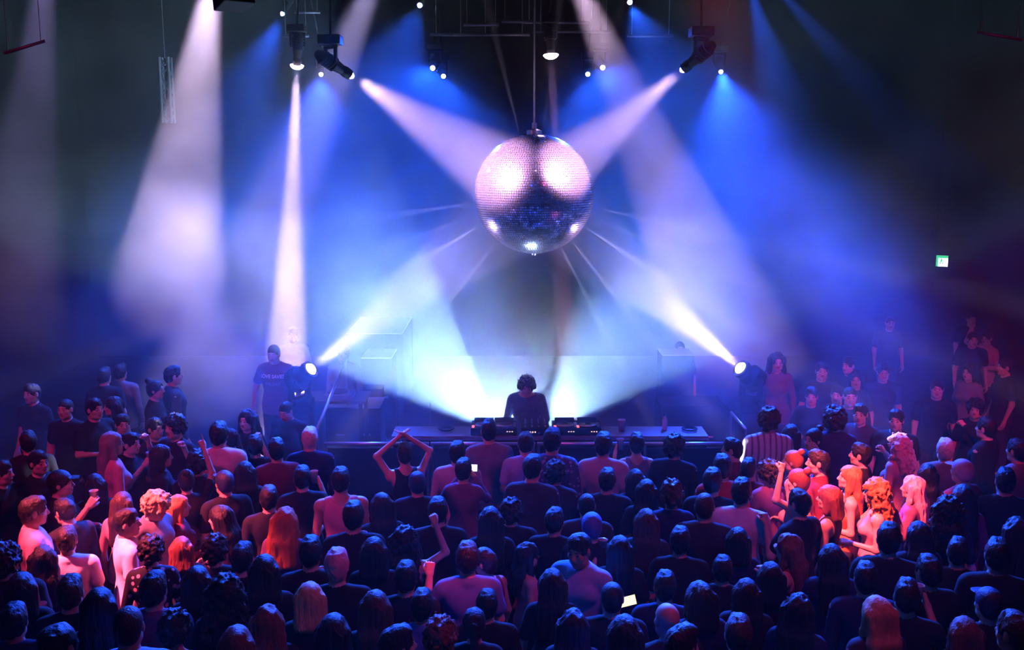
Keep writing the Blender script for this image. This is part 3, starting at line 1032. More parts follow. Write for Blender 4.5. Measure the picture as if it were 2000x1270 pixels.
# ------------------------------------------------------------------ the crowd
# head centre in the photo, height, facing (0 = to the stage, 90 = left, -90 = right, 180 = to the balcony), pose, sex, hair, hair colour, top, its colour, skin tone, head turn, head nod, label
CROWD = [
 # stage edge
 (790,888,1.70,8,'clap','f','short','dark','tank','black',0,0,0,'person in a dark top with both bare arms raised, hands joined above the head'),
 (893,886,1.72,-8,'bent','m','short','black','shirt','lgrey',1,0,0,'dark-haired man in a pale shirt, left of the tall man in grey at the stage'),
 (955,843,1.86,0,'rest','m','crop','dark','tee','grey',0,0,0,'tall man in a plain grey t-shirt standing before the decks'),
 (1027,868,1.74,4,'bent','m','short','dark','tee','sky',0,0,10,'man in a light blue t-shirt directly before the DJ'),
 (1078,862,1.82,-4,'rest','m','short','black','shirt','denim',1,0,0,'dark-haired man in a patterned denim-blue shirt before the right-hand decks'),
 (1178,870,1.82,2,'rest','m','short','dark','tee','lgrey',1,0,0,'man in a wide pale t-shirt right of the DJ, dark cropped hair'),
 (1243,868,1.74,15,'cuphil','f','short','dark','tank','grey',0,0,0,'person in grey with a bent bare arm, standing near the clear cup on the table'),
 (1318,874,1.72,-10,'bent','m','curly','dark','shirt','black',0,0,0,'dark figure with curly hair below the right end of the table'),
 (1430,880,1.74,70,'rest','m','short','dark','tee','maroon',0,0,0,'man in profile looking left with a red-lit face beside the striped shirt man'),
 (1500,822,1.88,28,'rest','m','curly','brown','shirt','stripe',0,-20,0,'tall curly-haired man in a pale striped shirt right of the stage'),
 # second line
 (905,920,1.70,-10,'phone','f','short','black','shirt','plum',0,0,5,'person holding up a phone with a bright screen, purple top'),
 (815,945,1.66,0,'rest','m','cap','navy','tee','black',0,0,0,'person in a dark blue cap below the raised joined hands'),
 (1040,915,1.78,-12,'rest','m','short','black','shirt','char',0,0,8,'broad dark-haired man behind the light blue t-shirt'),
 (1085,925,1.70,-20,'rest','m','curly','black','shirt','char',1,0,0,'man with round curly black hair behind the denim-blue shirt'),
 (1188,940,1.70,0,'rest','m','short','black','tee','black',0,0,0,'round dark head directly in front of the pale t-shirt right of the DJ'),
 (1240,940,1.66,10,'rest','f','bob','black','tee','black',0,0,0,'dark bob-haired person right of the round dark head'),
 (1262,962,1.62,0,'rest','f','long','dark','tee','black',0,0,0,'long dark-haired person between the blue cap and the blue-lit curls'),
 (1312,968,1.70,10,'bent','f','curly','brown','shirt','navy',0,0,0,'person with blue-lit curly hair in a navy shirt'),
 (1375,990,1.78,0,'rest','m','buzz','brown','shirt','char',0,0,0,'man with a shaved head and a collared dark shirt left of the white shirt'),
 (1392,942,1.70,0,'rest','m','short','dark','tee','black',1,0,0,'dark-haired man just behind the shaved head'),
 (1410,915,1.74,20,'rest','m','short','dark','shirt','red',0,0,0,'dark-haired person in a bright red-lit top below the profile man'),
 (1462,918,1.70,0,'fistl','m','crop','dark','tee','maroon',0,0,0,'short-haired man below the tall striped shirt with a bright cheek'),
 (1447,962,1.80,-4,'rest','m','short','dark','tee','white',0,0,0,'man in a bright white t-shirt seen from behind, right of centre'),
 (1500,925,1.68,30,'bent','f','curly','dark','shirt','plum',0,0,0,'curly-haired person right of the bright white t-shirt'),
 # right, lit red
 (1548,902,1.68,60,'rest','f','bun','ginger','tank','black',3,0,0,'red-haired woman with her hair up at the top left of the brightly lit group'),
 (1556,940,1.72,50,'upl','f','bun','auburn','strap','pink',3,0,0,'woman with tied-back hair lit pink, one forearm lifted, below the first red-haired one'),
 (1560,985,1.70,35,'fists','m','short','black','tee','black',3,0,0,'dark-haired person with lifted fists in front of the lit woman with tied hair'),
 (1618,975,1.66,60,'rest','f','bob','auburn','tank','black',0,0,0,'woman with a dark red bob just left of the ginger-haired one'),
 (1656,935,1.72,80,'bent','f','long','ginger','strap','orange',3,0,-5,'woman with long straight ginger hair in profile, face lit white'),
 (1708,962,1.70,75,'cuphi','f','curlylong','ginger','strap','pink',3,0,0,'woman with long curly ginger hair in profile, hand at her chest'),
 (1598,905,1.74,80,'rest','m','short','dark','shirt','maroon',0,0,0,'man in profile in a dark red shirt behind the red-lit group'),
 (1680,890,1.72,60,'rest','m','short','dark','tee','black',0,0,0,'dark-haired face lit red at the edge, just above the long ginger hair'),
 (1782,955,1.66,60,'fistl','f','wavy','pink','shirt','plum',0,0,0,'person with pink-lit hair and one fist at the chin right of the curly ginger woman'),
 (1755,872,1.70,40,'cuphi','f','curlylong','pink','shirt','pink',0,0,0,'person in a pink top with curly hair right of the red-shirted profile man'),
 (1750,822,1.74,150,'rest','m','short','dark','tee','black',0,0,0,'face lit pink above the pink-topped dancer, looking back'),
 (1845,880,1.70,20,'rest','m','short','silver','shirt','grey',0,0,0,'grey-haired person in grey at the right'),
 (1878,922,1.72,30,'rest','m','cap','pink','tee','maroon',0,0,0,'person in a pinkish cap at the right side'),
 (1850,1000,1.74,10,'rest','f','curlylong','black','tee','black',0,0,0,'person with a mass of dark curls below the pinkish cap'),
 (1880,972,1.68,20,'rest','f','long','dark','shirt','plum',0,0,0,'long-haired person in a plum top below the pinkish cap'),
 (1925,838,1.74,40,'out','m','short','dark','shirt','black',3,0,0,'man at right edge with a bare arm stretched out'),
 (1905,800,1.70,150,'rest','f','curly','dark','tee','black',0,0,0,'curly-haired face above the stretched-out arm at right'),
 (1985,882,1.72,30,'rest','m','short','dark','shirt','grey',0,0,0,'person in a grey shirt cut by the right edge of the view'),
 (1960,940,1.70,10,'rest','m','short','dark','tee','black',0,0,0,'dark person below the grey shirt at the right edge'),
 # right, front
 (1735,1055,1.82,0,'rest','m','short','black','tee','black',0,0,0,'large dark-haired man in front of the curly ginger woman'),
 (1795,1048,1.70,20,'bent','f','long','dark','shirt','black',0,0,0,'long dark-haired woman with a faint purple shine right of the large dark man'),
 (1622,1095,1.74,10,'rest','f','long','dark','shirt','navy',0,0,0,'woman with long dark hair rimmed in blue, below the red-lit group'),
 (1540,1075,1.68,60,'fists','f','wavy','auburn','tank','maroon',0,0,0,'red-lit dancer with lifted hands left of the blue-rimmed hair'),
 (1690,1132,1.72,5,'rest','m','short','dark','shirt','navy',1,0,0,'dark-haired man with a faint blue outline below the crossed arms'),
 (1712,1200,1.70,25,'rest','f','long','blond','shirt','char',0,0,0,'woman with straight blonde hair lit violet near the bottom right'),
 (1560,1195,1.68,-20,'rest','f','wavy','dark','shirt','navy',0,0,0,'woman with wavy dark hair at the bottom, left of the blonde'),
 (1812,1118,1.74,25,'rest','m','short','dark','tee','black',0,0,0,'dark-haired man with a small blue glint on his head, right of the blonde'),
 (1765,1165,1.66,0,'cuphi','m','crop','dark','tee','black',1,0,0,'cropped dark head between the blonde and the right-hand men'),
 (1930,1182,1.74,20,'rest','m','cap','navy','tee','black',0,0,0,'person in a dark cap with a blue-lit brim at lower right'),
 (1945,1085,1.78,0,'rest','m','short','black','tee','black',0,0,0,'tall dark figure at the right above the blue-lit brim'),
 (1985,1040,1.70,10,'rest','f','wavy','dark','shirt','blue',0,0,0,'person in blue with wavy hair cut by the right edge'),
 (1880,1240,1.72,10,'rest','f','bob','auburn','tank','maroon',0,0,0,'dark auburn head at the bottom right corner'),
 (1975,1235,1.74,30,'rest','m','short','brown','tee','maroon',0,0,0,'brown-haired head in the very bottom right corner'),
 (1870,1080,1.66,0,'rest','m','crop','black','tee','black',2,0,0,'cropped black head left of the tall dark figure at right'),
 # centre front
 (908,1090,1.80,6,'fistl','m','short','dark','polo','blue',0,0,0,'man with a shiny bald spot in a blue collared shirt, left fist raised'),
 (950,1105,1.68,40,'rest','f','short','dark','tank','maroon',3,20,0,'dark-haired person with a red-lit face beside the blue collared shirt'),
 (1022,1090,1.72,-75,'rest','f','wavy','dark','strap','pink',3,0,0,'dark-haired woman in profile looking right, pink straps across her back'),
 (1135,1072,1.78,150,'rest','m','short','dark','shirt','sky',1,0,10,'man facing the balcony with his face in blue shadow and an open blue shirt'),
 (945,1180,1.64,0,'rest','m','short','black','tee','black',0,0,0,'round black head in front of the blue collared shirt'),
 (922,1222,1.62,0,'rest','f','pony','dark','tee','black',0,0,0,'woman with a blue-lit ponytail at the bottom centre'),
 (1000,1002,1.70,0,'rest','m','curly','dark','tee','black',0,0,0,'curly dark head with a red rim in the centre of the crowd'),
 (1145,990,1.74,0,'rest','m','buzz','dark','shirt','char',0,0,0,'smooth round head in the centre with a pale rim'),
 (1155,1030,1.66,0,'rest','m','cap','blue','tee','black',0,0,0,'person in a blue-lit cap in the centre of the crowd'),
 (1262,1022,1.70,0,'rest','f','long','brown','shirt','char',0,0,0,'woman with long brown hair parted in the middle, right of centre'),
 (1195,1170,1.70,0,'rest','m','buzz','dark','tee','black',0,0,0,'close-cropped round head left of the yellow-lit phone'),
 (1300,1150,1.74,0,'rest','m','short','black','tee','navy',0,0,0,'large dark-blue lit head right of the yellow-lit phone'),
 (1305,1212,1.70,20,'rest','m','none','dark','tee','black',1,0,5,'bald man whose scalp shines blue, below the yellow-lit phone'),
 (1455,1162,1.70,0,'rest','f','long','dark','shirt','black',0,0,0,'woman with a long dark centre parting lit violet, lower right of centre'),
 (1412,1115,1.70,0,'rest','m','short','dark','tee','black',0,0,0,'dark-haired man behind the violet centre parting'),
 (1365,1172,1.66,15,'rest','f','bob','dark','shirt','navy',0,0,0,'bob-haired person in navy left of the violet centre parting'),
 (1120,1225,1.70,-5,'rest','f','wavy','dark','tee','black',0,0,0,'wavy-haired person at the bottom, right of the ponytail'),
 (1225,1240,1.66,0,'bent','f','bob','dark','shirt','blue',0,0,0,'dark bob and blue shirt at the bottom centre'),
 (1330,1262,1.68,-50,'out','m','crop','dark','tee','black',3,0,0,'person at the bottom stretching out a bare forearm lit violet'),
 (1440,1240,1.72,0,'rest','m','short','brown','tee','black',0,0,0,'brown-haired head right of the outstretched forearm at the bottom'),
 (1080,1140,1.66,0,'rest','f','long','dark','tee','black',0,0,0,'long dark hair between the pink straps and the facing man'),
 (1500,1130,1.66,0,'rest','f','bob','black','tee','black',0,0,0,'dark bob at right of the brown long hair, in shadow'),
 # middle
 (665,940,1.76,0,'bent','m','short','dark','tank','pink',0,0,0,'man in a tank top seen from behind, left of centre, bare shoulders'),
 (690,1010,1.80,0,'cupr','m','short','black','tee','black',0,0,0,'dark-haired man directly in front of the tank top, holding a cup'),
 (605,858,1.78,-15,'rest','m','crop','silver','shirt','navy',0,0,0,'man with white-grey hair in a dark blue jacket left of the stage'),
 (558,1020,1.70,-20,'rest','f','wavy','ginger','shirt','plum',0,0,0,'woman with orange-red wavy hair, left of centre'),
 (525,975,1.66,0,'rest','m','short','dark','tee','black',1,0,0,'dark-haired person behind the orange-red wavy hair'),
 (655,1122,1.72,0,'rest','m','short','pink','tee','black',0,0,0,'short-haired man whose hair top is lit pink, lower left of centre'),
 (735,1190,1.68,0,'rest','f','long','brown','tee','black',0,0,0,'woman with long straight brown hair, blue shine, at the bottom left of centre'),
 (655,1235,1.66,0,'rest','f','long','dark','shirt','char',0,0,0,'woman with long dark hair lit pink on top at the bottom'),
 (582,1185,1.68,5,'rest','f','bob','blond','tee','black',0,0,0,'person with a pale purple-lit bob at lower left'),
 (535,1192,1.66,0,'rest','f','wavy','auburn','tee','black',0,0,0,'wavy auburn hair left of the pale bob'),
 (790,1060,1.72,-10,'upr','f','curlylong','black','tank','black',3,0,0,'person with dark curls and one bare arm raised, lit red'),
 (790,1130,1.66,0,'rest','m','short','black','tee','black',0,0,0,'dark head below the raised bare arm'),
 (825,1185,1.66,0,'cupl','f','short','dark','shirt','blue',0,0,0,'person in a blue top right of the long straight brown hair'),
 (860,1245,1.64,0,'rest','m','curly','auburn','tank','maroon',0,0,0,'curly red-lit head at the bottom, left of the ponytail'),
 (780,1262,1.66,-60,'out','m','crop','dark','tee','black',3,0,0,'person at the bottom holding out a red-lit bare forearm'),
 (855,1000,1.72,0,'rest','m','short','black','tee','black',0,0,0,'dark-haired man below the phone holder'),
 (745,990,1.70,10,'rest','f','long','dark','tee','black',0,0,0,'long-haired dark figure right of the man holding a cup'),
 (610,1085,1.70,0,'cupr','m','short','black','tee','black',1,0,0,'dark-haired man holding a clear cup in front of the orange hair'),
 (730,1080,1.66,0,'rest','f','bob','black','tee','black',0,0,0,'black bob in shadow left of the raised bare arm'),
 (960,1020,1.66,0,'rest','f','long','dark','tee','black',0,0,0,'long-haired head in shadow behind the bald-spot man'),
 (1085,1020,1.70,-10,'rest','m','short','dark','tee','black',0,0,0,'dark short-haired man between the smooth round head and the curly head'),
 (1205,1075,1.66,0,'cuphil','f','long','black','tee','black',0,0,0,'long black hair right of the man facing the balcony'),
 (1330,1060,1.72,0,'rest','m','short','black','tee','black',0,0,0,'short-haired head in shadow right of the middle-parted brown hair'),
 (1445,1060,1.66,0,'rest','f','bob','black','shirt','navy',0,0,0,'bob-haired head right below the bright white t-shirt'),
 # left, lit red
 (67,1000,1.80,-60,'rest','m','short','dark','tee','pink',3,0,5,'man in profile looking right in a pink-lit t-shirt at far left'),
 (130,1000,1.76,60,'rest','m','short','dark','shirt','char',3,0,20,'man bending his head left, neck lit orange, dark shirt'),
 (128,1058,1.82,0,'rest','m','short','dark','polo','white',3,0,0,'man in a white collared shirt seen from behind at left, dark hair'),
 (240,985,1.66,-20,'rest','f','long','brown','shirt','pink',0,0,0,'woman with long pink-lit hair behind the man in the tight white t-shirt'),
 (250,1020,1.76,-60,'rest','m','crop','dark','tee','white',3,-20,0,'dark-haired man in a tight white t-shirt looking right, left group'),
 (297,985,1.78,-110,'rest','m','mop','blond','shirt','grey',3,0,20,'smiling man with curly blond hair looking down, left group'),
 (350,992,1.68,-70,'bent','f','long','ginger','shirt','maroon',3,0,0,'woman with straight orange-lit hair in profile looking right'),
 (430,1015,1.70,80,'bent','f','long','dark','strap','pink',3,0,5,'woman with long dark hair looking left, face lit orange'),
 (303,1075,1.66,0,'rest','f','curly','dark','shirt','black',0,0,0,'woman with dark curly hair in a black spotted blouse'),
 (354,1075,1.64,0,'rest','f','bob','auburn','shirt','black',0,0,0,'woman with a glossy auburn bob beside the black spotted blouse'),
 (18,1095,1.74,0,'rest','m','curly','black','tee','black',0,0,0,'curly black head cut by the left edge'),
 (84,1095,1.70,0,'rest','f','wavy','dark','tee','black',0,0,0,'woman with big dark hair left of the white collared shirt'),
 (135,1160,1.74,0,'rest','m','crop','brown','shirt','black',0,0,0,'man with a blue-lit crown below the white collared shirt'),
 (212,1180,1.70,0,'rest','f','long','dark','tee','black',0,0,0,'woman with long smooth dark hair at lower left'),
 (273,1205,1.76,0,'rest','m','buzz','brown','shirt','sky',0,0,0,'man with a shaved brown head and a pale blue shirt at the bottom left'),
 (155,1240,1.70,170,'rest','m','short','dark','tee','maroon',3,0,10,'man facing the balcony with a red-lit face at the bottom left'),
 (345,1235,1.64,-10,'rest','f','curly','dark','tank','black',0,0,0,'woman with dark curls in a sparkling top at the bottom left'),
 (455,1098,1.78,-10,'rest','m','crop','dark','tee','black',3,0,0,'man with a blue-lit crown and purple-lit neck, right of the red group'),
 (418,1085,1.66,0,'rest','m','curly','black','tee','black',0,0,0,'black-haired head beside the blue-lit crown'),
 (435,1185,1.74,0,'rest','f','curlylong','black','tee','black',0,0,0,'mass of dark curls at lower left, below the blue-lit crown'),
 (320,1150,1.66,-10,'rest','m','short','dark','shirt','plum',0,0,0,'dark head with a violet outline below the spotted blouse'),
 (395,1135,1.64,0,'bent','f','bob','dark','tee','black',0,0,0,'dark bob between the violet outline and the black curls'),
 (505,1130,1.66,0,'rest','f','long','dark','tee','black',0,0,0,'long dark hair right of the purple-lit neck'),
 (30,1215,1.72,0,'rest','m','short','dark','shirt','navy',0,0,0,'dark figure at the bottom left corner'),
 (45,1150,1.66,0,'cupr','f','bob','dark','tee','black',0,0,0,'person holding a pale cup at the left edge'),
 (480,1240,1.66,0,'rest','f','bob','auburn','tee','maroon',0,0,0,'auburn bob at the bottom, right of the sparkling top'),
 # left, behind
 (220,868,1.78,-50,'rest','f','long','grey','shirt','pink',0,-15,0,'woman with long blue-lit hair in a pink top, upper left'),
 (428,850,1.84,-15,'rest','m','short','dark','shirt','cream',0,0,0,'man in a pale jacket seen from behind, left of the stage'),
 (385,905,1.72,0,'rest','m','curly','black','tee','black',0,0,0,'curly dark head just left of the pale jacket'),
 (316,893,1.72,-70,'rest','f','bob','dark','tee','black',0,0,0,'dark-haired profile looking right with a thin pink edge'),
 (340,835,1.78,150,'fists','m','curly','dark','tee','black',3,0,0,'face brightly lit pink with curly hair, left of the stage'),
 (303,838,1.74,-120,'rest','m','short','dark','tee','char',0,0,0,'man with a dull pink face left of the bright curly-haired one'),
 (240,830,1.76,-150,'rest','m','short','dark','tee','char',0,0,0,'man with a faint face above the pink hand, upper left'),
 (255,868,1.68,-100,'cuphi','m','short','dark','tee','black',3,0,0,'person holding a blue-lit cup near the long blue-lit hair'),
 (185,800,1.76,-120,'bent','m','short','dark','tee','black',0,0,0,'dark person with pink-lit hands, upper left'),
 (220,795,1.70,120,'rest','f','bob','dark','tee','black',0,0,0,'pink-cheeked face turned left, upper left'),
 (128,800,1.76,170,'rest','m','buzz','dark','tee','black',3,0,0,'face lit solid red at upper left'),
 (62,770,1.76,160,'rest','m','short','dark','tee','black',0,0,0,'small dim face highest at far left'),
 (338,735,1.90,-60,'rest','m','crop','dark','shirt','char',0,0,0,'tall man in profile in a dark shirt before the smoke, left'),
 (305,762,1.76,-90,'rest','f','bun','dark','tee','black',3,0,0,'thin red-edged face next to the tall profile man'),
 (205,735,1.74,0,'rest','m','short','dark','tee','black',0,0,0,'small figure far back at left, left one of two'),
 (235,728,1.74,0,'rest','m','short','dark','shirt','grey',0,0,0,'small figure far back at left in grey, right one of two'),
 (448,858,1.68,60,'rest','f','pony','dark','tee','black',3,0,0,'red-edged face right of the pale jacket'),
 (482,822,1.70,160,'fists','f','wavy','dark','tee','black',3,0,0,'face and hands lit pink below the man in the lettered t-shirt'),
 (497,872,1.70,0,'rest','m','short','dark','tee','black',0,0,0,'dark-haired man between the pale jacket and the white-haired man'),
 (562,800,1.70,160,'rest','m','buzz','dark','tee','black',3,0,20,'person with a red-lit scalp in front of the left light'),
 (540,880,1.72,0,'rest','m','short','black','shirt','maroon',0,0,0,'dark-haired man in dull red behind the white-haired man'),
 (75,905,1.72,-120,'rest','m','short','dark','tee','black',3,0,0,'dim red-lit face left of the magenta group'),
 (5,925,1.72,-90,'rest','m','short','dark','tee','black',3,0,0,'red-lit face cut by the left edge'),
 (120,945,1.70,-80,'cuphi','m','cap','black','tee','black',3,0,0,'person in a dark cap lifting a blue-lit cup, left'),
 (185,950,1.66,0,'cupr','f','bob','black','tee','black',0,0,0,'dark head with a blue-lit cup behind the pink-lit hair'),
 (365,940,1.66,0,'high','f','bun','black','tee','black',0,0,0,'person whose thin blue-lit arm points up above the orange-lit hair'),
 (435,945,1.70,20,'rest','m','cap','navy','tee','black',0,0,0,'person in a blue-topped cap right of the pointing arm'),
 (478,925,1.66,0,'rest','f','long','dark','tee','black',0,0,0,'long-haired head below the white-haired man'),
 (590,935,1.68,0,'cuphi','m','short','black','tee','black',0,0,0,'dark-haired man holding a blue-lit cup before the tank top'),
 (55,865,1.72,0,'rest','m','short','black','tee','black',0,0,0,'dark head at far left above the dim red-lit face'),
 # right, behind
 (1605,725,1.80,170,'rest','m','short','dark','tee','black',3,0,0,'red-lit oval face right of the stage light'),
 (1518,708,1.88,175,'rest','f','wavy','dark','shirt','plum',0,0,0,'long-haired face with a pink glow in the smoke behind the right light'),
 (1658,715,1.76,120,'rest','m','short','dark','tee','black',3,0,0,'left-turned profile lit pink, far right of the stage'),
 (1672,742,1.70,160,'rest','f','bob','dark','tee','black',3,0,0,'pink spot of a face just below the left-turned profile'),
 (1585,775,1.72,160,'bent','f','short','dark','tee','black',3,0,0,'small pink face above the blue-topped head'),
 (1635,772,1.70,150,'rest','m','short','dark','tee','black',3,0,0,'pink-nosed face right of the small pink face'),
 (1660,776,1.74,170,'rest','m','buzz','dark','tee','black',3,0,0,'round pink face, third in the short row of pink faces'),
 (1630,822,1.80,20,'rest','m','afro','black','shirt','navy',0,0,0,'person with a big round blue-topped afro'),
 (1588,860,1.70,120,'rest','f','bun','dark','tee','black',3,0,0,'narrow red-edged face left of the afro'),
 (1680,810,1.76,150,'rest','m','short','dark','shirt','char',0,0,0,'dim brownish face right of the afro'),
 (1725,728,1.76,170,'rest','m','short','dark','tee','navy',0,0,0,'very dim bluish figure far back at right'),
 (1738,632,1.74,175,'rest','m','buzz','dark','tee','black',3,0,0,'tiny magenta face far back by the wall, left of the sign'),
 (1897,624,1.74,175,'rest','m','buzz','dark','tee','black',3,0,0,'tiny magenta face far back, below and right of the sign'),
 (1900,664,1.74,170,'rest','m','short','dark','tee','black',3,0,0,'tiny pink face below the far magenta one at right'),
 (1928,662,1.70,120,'upr','f','short','dark','shirt','pink',3,0,0,'far dancer at right with one raised pink-lit arm'),
 (1962,718,1.74,90,'rest','m','short','dark','tee','black',3,0,0,'thin pink-edged profile near the right edge'),
 (1893,728,1.72,120,'rest','f','bob','dark','shirt','grey',0,0,0,'dim figure in grey left of the thin pink-edged profile'),
 (1815,930,1.66,0,'rest','f','long','black','tee','black',0,0,0,'long black hair left of the pinkish cap'),
 (1830,760,1.74,160,'rest','m','short','dark','tee','black',0,0,0,'dim figure in front of the dark side wall'),
 (1545,850,1.68,10,'rest','f','bob','black','tee','black',0,0,0,'dark bob just right of the striped shirt man'),
 # on the far side of the stage
 (573,655,1.80,180,'bent','m','short','dark','shirt','black',4,0,0,'faint figure in the pink haze above the man in the lettered t-shirt'),
 (670,692,1.76,170,'rest','m','short','dark','shirt','grey',4,0,0,'stage hand in a pale shirt faint in the beam left of the stage'),
 (1328,682,1.70,180,'rest','m','buzz','dark','tee','black',3,0,0,'small head with a red-lit face behind the far right case'),
]


def solve(rows):
    P = []
    for r in rows:
        h = r[2]
        P.append(h)
    def pos(r, h):
        p = atz(r[0], r[1], 1.62 * h / 1.75)
        return p.x, p.y
    XY = [pos(r, h) for r, h in zip(rows, P)]
    free = [1.50, 1.95]
    for it in range(200):
        moved = False
        for i in range(len(rows)):
            for j in range(i + 1, len(rows)):
                dx, dy = XY[j][0] - XY[i][0], XY[j][1] - XY[i][1]
                if abs(dx) < .52 and abs(dy) < .36 and (dx / .52) ** 2 + (dy / .36) ** 2 < .98:
                    s = 1 if (dy < 0 or (dy == 0 and rows[j][1] > rows[i][1])) else -1   # the nearer one of the two grows, the other shrinks
                    P[j] = min(free[1], max(free[0], P[j] + s * .004))
                    P[i] = min(free[1], max(free[0], P[i] - s * .004))
                    XY[i], XY[j] = pos(rows[i], P[i]), pos(rows[j], P[j])
                    moved = True
        if not moved:
            break
    return P, XY


HS, XY = solve(CROWD)
X0 = [list(p) for p in XY]
XY = [list(p) for p in XY]
for it in range(80):      # small steps apart where two would stand in each other
    for i in range(len(XY)):
        for j in range(i + 1, len(XY)):
            dx, dy = XY[j][0] - XY[i][0], XY[j][1] - XY[i][1]
            q = math.hypot(dx / .50, dy / .38)
            if q < 1:
                if q < 1e-3:
                    dy, q = .01, .1
                L_ = math.hypot(dx, dy) + 1e-6
                s = (1 - q) * .06
                for k_, sg in ((i, -1), (j, 1)):
                    XY[k_][0] += sg * s * dx / L_ * .45
                    XY[k_][1] += sg * s * dy / L_
    for k_ in range(len(XY)):
        for c_ in (0, 1):
            lim = (.06, .32)[c_]
            XY[k_][c_] = X0[k_][c_] + max(-lim, min(lim, XY[k_][c_] - X0[k_][c_]))
PEOPLE = {}
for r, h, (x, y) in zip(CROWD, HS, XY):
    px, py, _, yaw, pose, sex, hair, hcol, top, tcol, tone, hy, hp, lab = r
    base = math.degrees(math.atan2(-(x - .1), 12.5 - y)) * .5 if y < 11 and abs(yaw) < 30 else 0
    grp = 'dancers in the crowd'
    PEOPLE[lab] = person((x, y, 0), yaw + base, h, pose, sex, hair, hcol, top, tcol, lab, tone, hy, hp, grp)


def dress(txt, m_):
    l = [k for k in PEOPLE if k.startswith(txt)]
    assert len(l) == 1, txt
    sl = PEOPLE[l[0]][2].material_slots[0]
    sl.link = 'OBJECT'
    sl.material = m_


def pattern(name, kind, c0, c1, scale, pos):
    m_ = mat(name, c0, .8, spec=.2)
    t_ = m_.node_tree
    tc_ = t_.nodes.new('ShaderNodeTexCoord')
    if kind == 'dots':
        n_ = t_.nodes.new('ShaderNodeTexVoronoi')
        n_.inputs['Scale'].default_value = scale
        o_ = n_.outputs['Distance']
    else:
        n_ = t_.nodes.new('ShaderNodeTexWave')
        n_.inputs['Scale'].default_value = scale
        n_.inputs['Distortion'].default_value = .6
        o_ = n_.outputs[0]
    r_ = t_.nodes.new('ShaderNodeValToRGB')
    r_.color_ramp.interpolation = 'CONSTANT' if kind == 'dots' else 'LINEAR'
    r_.color_ramp.elements[0].color = (*c1, 1)
    r_.color_ramp.elements[1].color = (*c0, 1)
    r_.color_ramp.elements[1].position = pos
    t_.links.new(tc_.outputs['Object'], n_.inputs['Vector'])
    t_.links.new(o_, r_.inputs[0])
    t_.links.new(r_.outputs[0], t_.nodes['Principled BSDF'].inputs['Base Color'])
    return m_


dress('woman with dark curly hair in a black spotted', pattern('spotted_blouse', 'dots', (.012, .012, .014), (.6, .35, .4), 16, .3))
dress('tall curly-haired man in a pale striped', pattern('striped_shirt', 'wave', (.6, .6, .68), (.16, .15, .2), 5.5, .45))
dress('dark-haired man in a patterned denim', pattern('patterned_shirt', 'dots', (.05, .09, .2), (.22, .3, .5), 22, .32))
sq = pattern('sequin_top', 'dots', (.03, .03, .035), (.9, .6, .25), 60, .16)
sq.node_tree.nodes['Principled BSDF'].inputs['Metallic'].default_value = .8
sq.node_tree.nodes['Principled BSDF'].inputs['Roughness'].default_value = .3
dress('woman with dark curls in a sparkling', sq)


def held(lab, side, dz=0.0, dy=0.0):
    """world point in the middle of a hand of a placed person, and the forearm's direction"""
    o, HM, t = PEOPLE[lab]
    pose = [r[4] for r in CROWD if r[-1] == lab][0]
    a = POSE[pose][0 if side > 0 else 1]
    w, el = Vector(a['wr']), Vector(a['el'])
    z = (w - el).normalized()
    p = w + z * .07 + Vector(a['palm']).normalized() * .045
    M = Matrix.Translation(o.location) @ o.rotation_euler.to_matrix().to_4x4() @ Matrix.Diagonal((*o.scale, 1))
    return M @ p, (M.to_3x3() @ z).normalized()


def cup(p, label, fill=.6, s=1.0, grp='clear plastic cups'):
    r = empty('plastic_cup', p)
    tag(r, label, 'cup', grp)
    MB().lathe([(.027 * s, -.055 * s), (.040 * s, .06 * s), (.0415 * s, .062 * s), (.0385 * s, .06 * s), (.0255 * s, -.052 * s)], n=20).build('cup_wall', PLASTIC, r, True)
    MB().lathe([(.0252 * s, -.051 * s), (.0252 * s + .011 * s * fill, -.051 * s + .1 * s * fill)], n=16).build('drink', mat('pale_drink', (.55, .62, .7), .1, trans=.5), r, True)
    return r


def by(txt):
    k = [l for l in PEOPLE if l.startswith(txt)]
    assert len(k) == 1, (txt, k)
    return k[0]


for who, side, lab in (('person holding a pale cup at the left', 1, 'clear plastic cup held up near the left edge'),
                       ('person in a dark cap lifting', 1, 'blue-lit plastic cup lifted by the person in a dark cap'),
                       ('dark head with a blue-lit cup', 1, 'blue-lit plastic cup behind the pink-lit long hair'),
                       ('person holding a blue-lit cup near', 1, 'blue-lit plastic cup near the long blue-lit hair'),
                       ('dark-haired man holding a blue-lit cup', 1, 'blue-lit plastic cup held behind the tank top'),
                       ('dark-haired man directly in front of the tank', 1, 'wide clear cup right of the tank top man'),
                       ('dark-haired man holding a clear cup', 1, 'clear plastic cup before the orange-red hair'),
                       ('cropped dark head between the blonde', 1, 'blue-lit plastic cup right of the blonde hair'),
                       ('long black hair right of the man facing', -1, 'clear plastic cup near the man facing the balcony'),
                       ('person in a blue top right of', -1, 'plastic cup held by the person in a blue top'),
                       ('person in grey with a bent bare arm', -1, 'plastic cup in the bent arm below the clear cup on the table')):
    p, z = held(by(who), side)
    cup(p + Vector((0, 0, .02)), lab)

SCREEN = mat('phone_screen_white', (.02, .02, .02), .2, emit=(.85, .9, 1), es=1.6)
SCREENY = mat('phone_screen_warm', (.02, .02, .02), .2, emit=(1, .85, .5), es=1.6)


def phone(p, label, M, scr):
    r = empty('smartphone', p)
    r.rotation_euler = M
    tag(r, label, 'phone', 'phones held up')
    MB().box((-.075, -.004, -.038), (.075, .004, .038), bevel=.003).build('phone_body', BLACK, r)
    MB().box((-.066, -.0052, -.034), (.066, -.0045, .034)).build('screen', scr, r)
    return r


